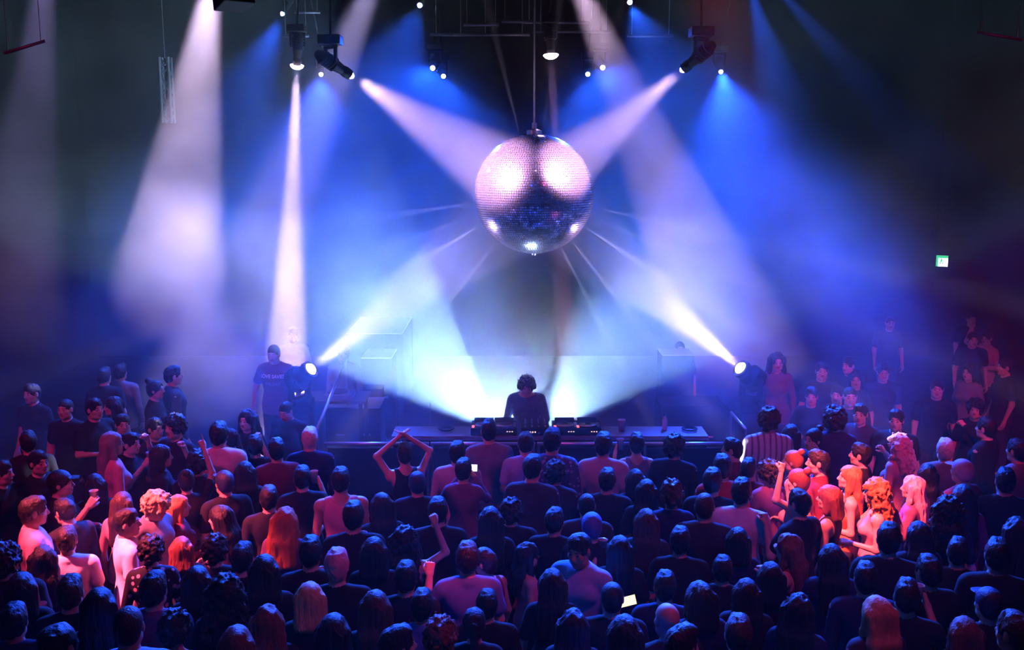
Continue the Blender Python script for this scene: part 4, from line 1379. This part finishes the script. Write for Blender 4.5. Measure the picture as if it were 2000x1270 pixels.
o_, HM_, t_ = PEOPLE[by('person holding up a phone')]
p1_, z1_ = held(by('person holding up a phone'), 1)
p2_, z2_ = held(by('person holding up a phone'), -1)
phone((p1_ + p2_) / 2 + Vector((.03, .0, .035)), 'phone with a bright screen held up towards the DJ', (-.25, 0, -.1), SCREEN)
ph = at(1225, 1175, 6.75)
phone(ph, 'phone with a warm yellow picture held low in the crowd', (-.6, -.35, -.2), SCREENY)

# ------------------------------------------------------------------ the stage
STG = .15
struct('stage_platform', (-4.4, 11.45, 0), (4.6, 16.5, STG), mat('stage_deck', (.008, .008, .010), .6, bump=(8, .2, (1, 1, 1)), spec=.1))  # raised stage platform that the table and lamps stand on
EDGE = mat('table_edge_metal', (.45, .5, .6), .3, .9)
TOPM = mat('table_top_board', (.10, .10, .13), .5)
x0, x1 = at(770, 850, 11.9).x, at(1375, 850, 11.9).x
tz = at(1000, 848, 11.7).z
t = empty('dj_table', ((x0 + x1) / 2, 11.83, STG))
tag(t, 'long black DJ table with a metal front edge across the stage', 'table')
hw = (x1 - x0) / 2
zt = tz - STG
MB().box((-hw, -.22, zt - .04), (hw, .22, zt), bevel=.006).build('table_top', TOPM, t)
MB().box((-hw, -.235, zt - .05), (hw, -.22, zt - .022)).build('front_edge', EDGE, t)
MB().box((-hw + .02, -.20, .0), (hw - .02, -.185, zt - .06)).build('front_cloth', BLACKM, t)
for sx_ in (-1, 0, 1):
    for sy_ in (-1, 1):
        MB().box((sx_ * (hw - .08) - .03, sy_ * .14 - .03, 0), (sx_ * (hw - .08) + .03, sy_ * .14 + .03, zt - .04)).build('leg', BLACK, t)
# crowd barrier before the stage
bx0, bx1 = at(632, 866, 11.3).x, at(1462, 866, 11.3).x
bz = at(1000, 866, 11.3).z
n = 4
wd_ = (bx1 - bx0) / n
for k in range(n):
    cx = bx0 + wd_ * (k + .5)
    r = empty('crowd_barrier', (cx, 11.28, 0))
    tag(r, 'metal crowd barrier panel at the stage front, ' + ['leftmost, beside the white-haired man', 'left of the DJ', 'right of the DJ', 'rightmost, towards the striped shirt man'][k], 'barrier', 'crowd barrier panels')
    MB().tube((-wd_ / 2 + .01, 0, bz), (wd_ / 2 - .01, 0, bz), .022, n=12).build('top_rail', EDGE, r, True)
    f_ = MB()
    for s in (-1, 1):
        f_.tube((s * (wd_ / 2 - .03), 0, 0), (s * (wd_ / 2 - .03), 0, bz), .018)
    f_.tube((-wd_ / 2, 0, .12), (wd_ / 2, 0, .12), .015)
    f_.build('frame', STEEL, r)
    MB().box((-wd_ / 2 + .04, .012, .14), (wd_ / 2 - .04, .02, bz - .06)).build('panel', BLACKM, r)

# players and mixer on the table
LEDR = mat('red_led', (.2, .02, .02), .4, emit=(1, .12, .08), es=2.5)
LEDW = mat('amber_led', (.2, .1, .02), .4, emit=(1, .55, .35), es=2)
JOG = mat('jog_wheel', (.35, .36, .4), .25, .9)


def deck(px, label):
    p = at(px, 840, 11.82)
    r = empty('media_player', (p.x, 11.80, tz + .0))
    tag(r, label, 'media player', 'players on the DJ table')
    MB().box((-.155, -.19, .012), (.155, .19, .095), bevel=.008).build('body', BLACK, r)
    b = MB()
    for sx in (-.13, .13):
        for sy in (-.16, .16):
            b.tube((sx, sy, 0), (sx, sy, .014), .018)
    b.build('foot', BLACKM, r)
    j = MB().lathe([(.105, .095), (.105, .112), (.098, .118), (.03, .12), (0, .12)], Matrix.Translation((0, -.05, 0)), 40).build('jog_wheel', JOG, r, True)
    MB().lathe([(.035, .1205), (.035, .123), (0, .123)], Matrix.Translation((0, -.05, 0)), 24).build('jog_display', BLACK, j)
    M = Matrix.Translation((0, .13, .1)) @ Matrix.Rotation(math.radians(28), 4, 'X')
    MB().box((-.12, -.05, 0), (.12, .05, .02), M, .004).build('screen_housing', BLACK, r)
    b = MB()
    for k in range(2):
        b.lathe([(.016, .095), (.016, .103), (0, .103)], Matrix.Translation((-.125, -.14 + k * .05, 0)), 16)
    b.build('play_button', LEDR, r)
    MB().box((.11, -.12, .095), (.145, .08, .1)).box((.118, -.03, .1), (.137, .0, .112)).build('pitch_fader', STEEL, r)
    b = MB()
    for k in range(3):
        b.box((.03 + k * .03, -.191, .05), (.045 + k * .03, -.186, .06))
    b.build('indicator_lights', LEDW, r)
    return r


deck(945, 'leftmost silver-wheeled player on the DJ table, partly behind the tall man in grey')
deck(985, 'second player from the left, beside the mixer')
deck(1103, 'player right of the mixer with small red lights')
deck(1147, 'rightmost player on the DJ table beside the pale table top')
mx = at(1045, 840, 11.82)
r = empty('mixer', (mx.x, 11.80, tz))
tag(r, 'black DJ mixer with small lights under the DJ\'s hands', 'mixer')
MB().box((-.17, -.2, .012), (.17, .2, .10), bevel=.008).build('body', BLACK, r)
for k in range(4):
    for j_ in range(4):
        MB().lathe([(.010, .10), (.008, .122), (0, .122)], Matrix.Translation((-.12 + k * .08, .16 - j_ * .055, 0)), 12).build('knob', STEEL, r)
for k in range(4):
    MB().box((-.125 + k * .08, -.15, .1), (-.115 + k * .08, -.08, .102)).box((-.132 + k * .08, -.125, .102), (-.108 + k * .08, -.112, .115)).build('fader', GREYP, r)
b = MB()
for k in range(4):
    b.box((-.10 + k * .03, -.2015, .045), (-.085 + k * .03, -.2, .06))
b.build('level_lights', LEDW, r)
b = MB()
for k in range(4):
    b.tube((-.14 + k * .09, -.2, .11 - .07), (-.14 + k * .09, -.212, .11 - .07), .012)
b.build('jack_sockets', STEEL, r)
cup(Vector((at(1213, 835, 11.85).x, 11.8, tz + .075)), 'clear plastic cup standing on the pale right end of the DJ table', s=1.25)
r = empty('water_bottle', (at(1298, 840, 11.9).x, 11.9, tz))
tag(r, 'small pale bottle at the right end of the DJ table', 'bottle')
MB().lathe([(.03, 0), (.032, .02), (.032, .12), (.014, .16), (.013, .175)], n=16).build('bottle_body', GREYP, r, True)
MB().lathe([(.015, .175), (.015, .2), (0, .2)], n=12).build('cap', BLACK, r)
for px, lb in ((872, 'left'), (1345, 'right')):
    r = empty('cable_coil', (at(px, 845, 11.9).x, 11.85, tz + .012))
    tag(r, 'loose black cable coil on the ' + lb + ' end of the DJ table', 'cable')
    MBc = MB()
    for k in range(3):
        for a in range(20):
            a0, a1 = a * PI / 10, (a + 1) * PI / 10
            R = .07 + .012 * k
            MBc.tube((R * math.cos(a0), R * math.sin(a0), .008 * k), (R * math.cos(a1), R * math.sin(a1), .008 * k), .006, n=6)
    MBc.build('cable_loops', BLACKM, r)

# the DJ
DJP = atz(1027, 748, STG + 1.62 * 1.72 / 1.75)
DJL = 'DJ with dark curly hair, headphones and a dark speckled jumper, working behind the decks'
dj, HM, tp = person((DJP.x + .01, DJP.y - .02, STG), 180, 1.72, 'dj', 'm', 'curly', 'dark', 'jumper', 'denim', DJL, 0, 0, 24, None)
SP = mat('speckled_knit', (.05, .06, .1), .9, bump=(70, 1, (1, 1, 1)))
nt_ = SP.node_tree
v_ = nt_.nodes.new('ShaderNodeTexVoronoi')
v_.inputs['Scale'].default_value = 60
q_ = nt_.nodes.new('ShaderNodeValToRGB')
q_.color_ramp.elements[0].color = (.20, .24, .34, 1)
q_.color_ramp.elements[1].color = (.02, .025, .05, 1)
q_.color_ramp.elements[1].position = .35
tc_ = nt_.nodes.new('ShaderNodeTexCoord')
nt_.links.new(tc_.outputs['Object'], v_.inputs['Vector'])
nt_.links.new(v_.outputs['Distance'], q_.inputs[0])
nt_.links.new(q_.outputs[0], nt_.nodes['Principled BSDF'].inputs['Base Color'])
tp.data = tp.data.copy()
tp.data.materials[0] = SP
hp = empty('headphones', (0, 0, 0))
tag(hp, 'black over-ear headphones worn by the DJ', 'headphones')
hp.matrix_world = Matrix.Translation(dj.location) @ Matrix.Rotation(PI, 4, 'Z') @ Matrix.Scale(1.72 / 1.75, 4) @ HM
b = MB()
for k in range(16):
    a0, a1 = math.radians(4 + k * 10.75), math.radians(4 + (k + 1) * 10.75)
    b.tube((.108 * math.cos(a0), -.01, .02 + .115 * math.sin(a0)), (.108 * math.cos(a1), -.01, .02 + .115 * math.sin(a1)), .011, n=8)
b.build('headband', BLACKM, hp, True)
for s in (-1, 1):
    Mx = Matrix.Translation((s * .083, -.008, -.004)) @ Matrix.Rotation(PI / 2 * s, 4, 'Y')
    MB().lathe([(.03, 0), (.045, .004), (.047, .02), (.04, .034), (.02, .042), (0, .043)], Mx, 24).build('ear_cup', BLACKM, hp, True)

# the man in the lettered t-shirt beside the left light
LP = atz(536, 690, STG + 1.62 * 1.86 / 1.75)
LML = 'tall man with cropped hair standing in a dark lettered t-shirt beside the left light'
lm, HM2, tp2 = person((LP.x, LP.y, STG), 172, 1.86, 'stand', 'm', 'buzz', 'dark', 'tee', 'plum', LML, 0, 0, 12, None)
# lettering wrapped on the chest
bmv = bmesh.new()
bmv.from_mesh(tp2.data)
tree = BVHTree.FromBMesh(bmv)


def chest_text(txt, z, size, col, name='chest_lettering'):
    cu = bpy.data.curves.new('t', 'FONT')
    cu.body = txt
    cu.align_x = 'CENTER'
    cu.size = size
    cu.offset = .0015
    o = bpy.data.objects.new('t', cu)
    C.objects.link(o)
    dg = bpy.context.evaluated_depsgraph_get()
    me = bpy.data.meshes.new_from_object(o.evaluated_get(dg))
    bpy.data.objects.remove(o)
    bm = bmesh.new()
    bm.from_mesh(me)
    bmesh.ops.subdivide_edges(bm, edges=[e for e in bm.edges if e.calc_length() > .02], cuts=3)
    for v in bm.verts:
        x, y = -v.co.x, v.co.y + z
        hit = tree.ray_cast(Vector((x, .5, y)), Vector((0, -1, 0)))
        v.co = Vector((x, (hit[0].y if hit[0] else .12) + .004, y))
    bm.to_mesh(me)
    bm.free()
    me.materials.clear()
    me.materials.append(col)
    o = bpy.data.objects.new(name, me)
    C.objects.link(o)
    o.parent = tp2
    return o


PRINT = mat('pale_shirt_print', (.75, .7, .72), .7)
PRINT2 = mat('dim_shirt_print', (.22, .22, .32), .7)
chest_text('LOVE SAVES', 1.315, .062, PRINT)
chest_text('THE DAY', 1.215, .05, PRINT2)
bm = MB()
bm.lathe([(.012, 0), (.012, .002)], Matrix.Translation((-.01, 0, 0)), 8)
bm.bm.free()

# small decks table at the left light
p = at(606, 800, 13.0)
r = empty('side_table', (p.x + .12, 13.75, STG))
tag(r, 'small side table with a pale top beside the left light', 'table')
sz = p.z - STG
MB().box((-.55, -.3, sz - .04), (.55, .3, sz), bevel=.005).build('table_top', TOPM, r)
for sx_ in (-1, 1):
    for sy_ in (-1, 1):
        MB().box((sx_ * .48 - .025, sy_ * .25 - .025, 0), (sx_ * .48 + .025, sy_ * .25 + .025, sz - .04)).build('leg', BLACK, r)
tt = empty('turntable', (p.x + .28, 13.7, STG + sz))
tag(tt, 'silver turntable on the small side table behind the left light', 'turntable')
MB().box((-.2, -.17, 0), (.2, .17, .07), bevel=.008).build('plinth', STEEL, tt)
MB().lathe([(.14, .07), (.14, .09), (0, .09)], Matrix.Translation((-.03, 0, 0)), 32).build('platter', JOG, tt)
MB().tube((.15, .1, .07), (.15, .1, .13), .015).tube((.15, .1, .12), (.08, -.08, .1), .006).build('tonearm', STEEL, tt)


def rail(a, b, label):
    a, b = Vector(a), Vector(b)
    r = empty('handrail', (a.x, a.y, 0))
    tag(r, label, 'handrail', 'stage stair handrails')
    o = Vector((a.x, a.y, 0))
    MB().tube(a - o, b - o, .02, n=10).build('rail', EDGE, r, True)
    m_ = MB()
    for q in (a, b):
        m_.tube((q.x - o.x, q.y - o.y, STG if q.z > .8 else 0), q - o, .017, n=8)
    m_.build('post', STEEL, r)


rail(at(676, 702, 14.2), at(619, 838, 11.6), 'sloping metal handrail at the left stage stairs')
rail(at(1428, 806, 12.6), at(1456, 838, 11.7), 'short sloping blue-lit handrail at the right stage stairs')


def case(x0, x1, y0, y1, z1, label, top=True, name='flight_case'):
    r = empty(name, ((x0 + x1) / 2, (y0 + y1) / 2, 0))
    tag(r, label, 'equipment case', 'equipment cases behind the stage')
    a, d = (x1 - x0) / 2, (y1 - y0) / 2
    zb = STG if (y0 < 16.5 and abs(x0) < 4.4) else 0
    MB().box((-a, -d, zb), (a, d, z1 - .02), bevel=.01).build('case_body', BLACK, r)
    MB().box((-a - .01, -d - .01, z1 - .02), (a + .01, d + .01, z1), bevel=.004).build('lid', GREYP if top else BLACKM, r)
    for sx in (-1, 1):
        for sy in (-1, 1):
            MB().box((sx * a - .015, sy * d - .015, zb), (sx * a + .015, sy * d + .015, z1 - .02)).build('corner_edge', BLACKM, r)
    for sx in (-.5, .5):
        MB().box((sx * a - .06, -d - .03, z1 * .55), (sx * a + .06, -d, z1 * .55 + .03), bevel=.006).build('handle', STEEL, r)


q0, q1 = at(682, 645, 17.2), at(788, 645, 17.2)
case(q0.x, q1.x, 16.9, 18.6, q0.z, 'tall black case with a pale lid far behind the stage, left')
q0, q1 = at(712, 691, 15.6), at(768, 691, 15.6)
case(q0.x, q1.x, 15.3, 16.0, q0.z, 'lower black case with a pale lid in front of the tall left case')
q0, q1 = at(1293, 690, 14.6), at(1352, 690, 14.6)
case(q0.x, q1.x, 14.5, 14.95, q0.z, 'black case with a pale lid behind the stage, right')
q0, q1 = at(640, 792, 14.2), at(742, 792, 14.2)
case(q0.x, q1.x, 14.1, 14.7, q0.z, 'low black case with a lit edge left of the white fan of light')
q0, q1 = at(1290, 790, 13.9), at(1415, 790, 13.9)
case(q0.x, q1.x, 13.8, 14.4, q0.z, 'low dark case right of the white fan of light', False)
q0, q1 = at(700, 760, 15.0), at(745, 760, 15.0)
case(q0.x, q1.x, 15.0, 15.6, q0.z, 'amplifier rack in the haze behind the left low case', False, 'amplifier_rack')
# thin stand in the white light, left of the decks
r = empty('microphone_stand', (at(841, 840, 12.5).x, 12.5, STG))
tag(r, 'thin black stand left of the decks against the white light', 'stand')
MB().lathe([(.12, 0), (.12, .012), (.02, .03)], n=20).build('base', BLACK, r)
MB().tube((0, 0, .02), (0, 0, 1.28), .008).build('pole', STEEL, r)

# hanging speaker at the top edge, vertical truss, exit sign, thin ceiling lines
sp = at(458, 14, 7.6)
r = empty('hanging_speaker', (sp.x, sp.y, sp.z))
tag(r, 'black loudspeaker hanging into the top edge left of centre', 'speaker')
Ms = Matrix.Rotation(math.radians(35), 4, 'Z') @ Matrix.Rotation(math.radians(-12), 4, 'X')
MB().box((-.12, -.12, .0), (.12, .12, .42), Ms, .012).build('cabinet', BLACK, r)
MB().box((-.105, -.126, .02), (.105, -.12, .40), Ms).build('grille', BLACK, r)
MB().tube((0, 0, .4), (0, 0, 9 - sp.z), .015).build('drop_rod', BLACK, r)
vt = at(322, 112, 17.5)
vb = at(322, 240, 15.0).z
vt = at(322, 112, 15.0)
r = truss('vertical_truss', (vt.x, vt.y, vb), (vt.x, vt.y, vt.z), 'slim truss frame hanging upright at upper left, faintly lit', .13, mat('grey_tube', (.03, .03, .034), .6))
MB().tube((0, 0, vt.z - vb - .01), (0, 0, 9 - vb), .006).build('hanging_cable', STEEL, r)
ex = at(1835, 510, 20.0)
r = empty('exit_sign', (ex.x + .05, 20.0, ex.z), 0)
tag(r, 'small lit green and white exit sign on the side wall at right', 'sign')
r.rotation_euler.z = math.radians(-25)
MB().box((-.12, 0, -.12), (.12, .06, .12), bevel=.006).build('sign_box', BLACK, r)
MB().box((-.11, -.006, -.11), (.11, 0, .11)).build('sign_face', mat('sign_white', (.8, .8, .8), .5, emit=(.75, 1, .85), es=3.2), r)
g = MB()
g.box((-.11, -.009, .06), (.11, -.006, .11)).box((-.11, -.009, -.11), (-.07, -.006, .06))
g.lathe([(.016, -.0085), (.016, -.0065)], Matrix.Rotation(PI / 2, 4, 'X') @ Matrix.Translation((-.01, .035, 0)) @ Matrix.Scale(-1, 4, (0, 0, 1)), 12)
g.box((-.03, -.009, -.02), (.0, -.006, .02)).box((-.04, -.009, -.06), (-.02, -.006, -.02)).box((.0, -.009, -.05), (.03, -.006, -.03)).box((-.05, -.009, 0), (.025, -.006, .01)).box((.06, -.009, -.01), (.095, -.006, .0))
g.build('running_figure', mat('sign_green', (.02, .4, .15), .5, emit=(.02, .55, .2), es=1.6), r)
MB().tube((0, .05, 0), Matrix.Rotation(math.radians(25), 3, 'Z') @ Vector((9.61 - ex.x - .05, .02, 0)), .02).build('wall_bracket', BLACK, r)


def bar(a, b, label, rr=.016):
    a, b = Vector(a), Vector(b)
    o = empty('ceiling_pipe', a)
    tag(o, label, 'pipe', 'thin pipes under the ceiling')
    MB().tube((0, 0, 0), b - a, rr, n=8).build('pipe', ALU, o, True)
    d_ = MB()
    for k in (.1, .9):
        q = (b - a) * k
        d_.tube(q, (q.x, q.y, 9 - a.z), .004, n=5)
    d_.build('wire', STEEL, o)


bar(at(8, 104, 10), at(88, 80, 10), 'thin pale pipe hanging at the top left corner')
bar(at(1908, 63, 10), at(1996, 78, 10), 'thin bluish pipe hanging at the top right corner')
for k, (px, py, Y, w_) in enumerate(((940, 48, 12.4, 70), (1010, 42, 12.4, 60), (960, 68, 13.8, 150), (900, 68, 14.0, 120), (1085, 44, 14.0, 130), (1120, 62, 14.4, 160), (600, 24, 14.2, 50), (578, 70, 14.0, 50), (1270, 70, 14.2, 90))):
    a, b_ = at(px - w_ / 2, py, Y), at(px + w_ / 2, py, Y)
    bar(a, b_, 'short rigging pipe high behind the ball, ' + ['upper left of the four nearest the middle', 'upper right of the four nearest the middle', 'long lower one left of the ball cable', 'long one farther left', 'over the right truss bay', 'long one at right of the ball cable', 'over the glowing downlight', 'just above the glowing downlight', 'near the right blue lamp'][k], .02)

# ------------------------------------------------------------------ the mirror ball
r = empty('mirror_ball', BALL)
tag(r, 'giant mirror ball with thousands of small square mirrors over the DJ', 'mirror ball')
MB().lathe([(BALL_R * .985 * math.sin(PI * k / 40), -BALL_R * .985 * math.cos(PI * k / 40)) for k in range(41)], n=64).build('ball_core', BLACKM, r, True)
TILE = mat('mirror_tile', (.5, .44, .51), .115, 1)
_t = TILE.node_tree
_d = _t.nodes.new('ShaderNodeBsdfAnisotropic')  # broad pink sheen painted into the tiles for the glow over the ball
_d.inputs['Color'].default_value = (.6, .36, .6, 1)
_d.inputs['Roughness'].default_value = .55
_x = _t.nodes.new('ShaderNodeMixShader')
_x.inputs[0].default_value = .006
_t.links.new(_t.nodes['Principled BSDF'].outputs[0], _x.inputs[1])
_t.links.new(_d.outputs[0], _x.inputs[2])
_u = _t.nodes.new('ShaderNodeBsdfDiffuse')      # pink veil put into the tile colour for the lit haze before the ball
_u.inputs['Color'].default_value = (.8, .5, .8, 1)
_y = _t.nodes.new('ShaderNodeMixShader')
_y.inputs[0].default_value = .005
_t.links.new(_x.outputs[0], _y.inputs[1])
_t.links.new(_u.outputs[0], _y.inputs[2])
_t.links.new(_y.outputs[0], _t.nodes['Material Output'].inputs['Surface'])
rn = np.random.RandomState(3)
nr = 80
vs_, fs_ = [], []
for i in range(nr):
    t0, t1 = PI * (i + .12) / nr, PI * (i + .88) / nr
    tm = (t0 + t1) / 2
    nc = max(4, int(2 * PI * math.sin(tm) / (PI / nr)))
    off = rn.rand()
    for j in range(nc):
        if math.sin(tm) < .03:
            continue
        a0, a1 = 2 * PI * (j + off + .09) / nc, 2 * PI * (j + off + .91) / nc
        am = (a0 + a1) / 2
        n0 = Vector((math.sin(tm) * math.cos(am), math.sin(tm) * math.sin(am), math.cos(tm)))
        c = n0 * BALL_R
        u = Vector((-math.sin(am), math.cos(am), 0))
        v = n0.cross(u)
        u = (u + n0 * rn.normal(0, .012)).normalized()
        v = (v + n0 * rn.normal(0, .012)).normalized()
        hu, hv = BALL_R * math.sin(tm) * (a1 - a0) / 2, BALL_R * (t1 - t0) / 2
        k = len(vs_)
        vs_ += [c - u * hu - v * hv, c + u * hu - v * hv, c + u * hu + v * hv, c - u * hu + v * hv]
        fs_.append((k, k + 1, k + 2, k + 3))
me = bpy.data.meshes.new('mirror_tiles')
me.from_pydata(vs_, [], fs_)
me.materials.append(TILE)
o = bpy.data.objects.new('mirror_tiles', me)
C.objects.link(o)
o.parent = r
MB().lathe([(.09, BALL_R - .02), (.09, BALL_R + .03), (.03, BALL_R + .05), (.03, BALL_R + .12)], n=24).build('top_cap', STEEL, r)
MB().tube((0, 0, BALL_R + .1), (0, 0, 9 - BALL.z), .012).build('cable', STEEL, r)
MB().lathe([(.02, -BALL_R - .02), (.03, -BALL_R + .01)], n=16).build('bottom_cap', STEEL, r)

# thin spot lamps added on the ball, standing in for shafts off the mirrors
for k, (ax, az, w_) in enumerate(((78, -12, 3.2), (66, -30, 4), (84, 6, 2.4), (52, -44, 3.4), (96, -22, 3), (-80, -8, 3.2), (-70, -28, 3.6), (-92, -20, 2.6), (38, -50, 2.6), (-58, -46, 3), (60, 62, 3), (-35, 66, 3), (20, 70, 2.6))):
    a_, e_ = math.radians(ax), math.radians(az)
    d_ = Vector((math.sin(a_) * math.cos(e_), -math.cos(a_) * math.cos(e_), math.sin(e_)))
    l = bpy.data.lights.new('added_shaft_spot', 'SPOT')
    l.energy = 9000 if az < 0 else 4000
    l.color = (.75, .65, 1)
    l.shadow_soft_size = .004
    l.spot_size = math.radians(w_ * 1.7)
    l.spot_blend = 1
    o = bpy.data.objects.new('added_shaft_spot', l)
    C.objects.link(o)
    o.parent = r
    o.location = d_ * (BALL_R + .02)
    o.rotation_euler = d_.to_track_quat('-Z', 'Y').to_euler()
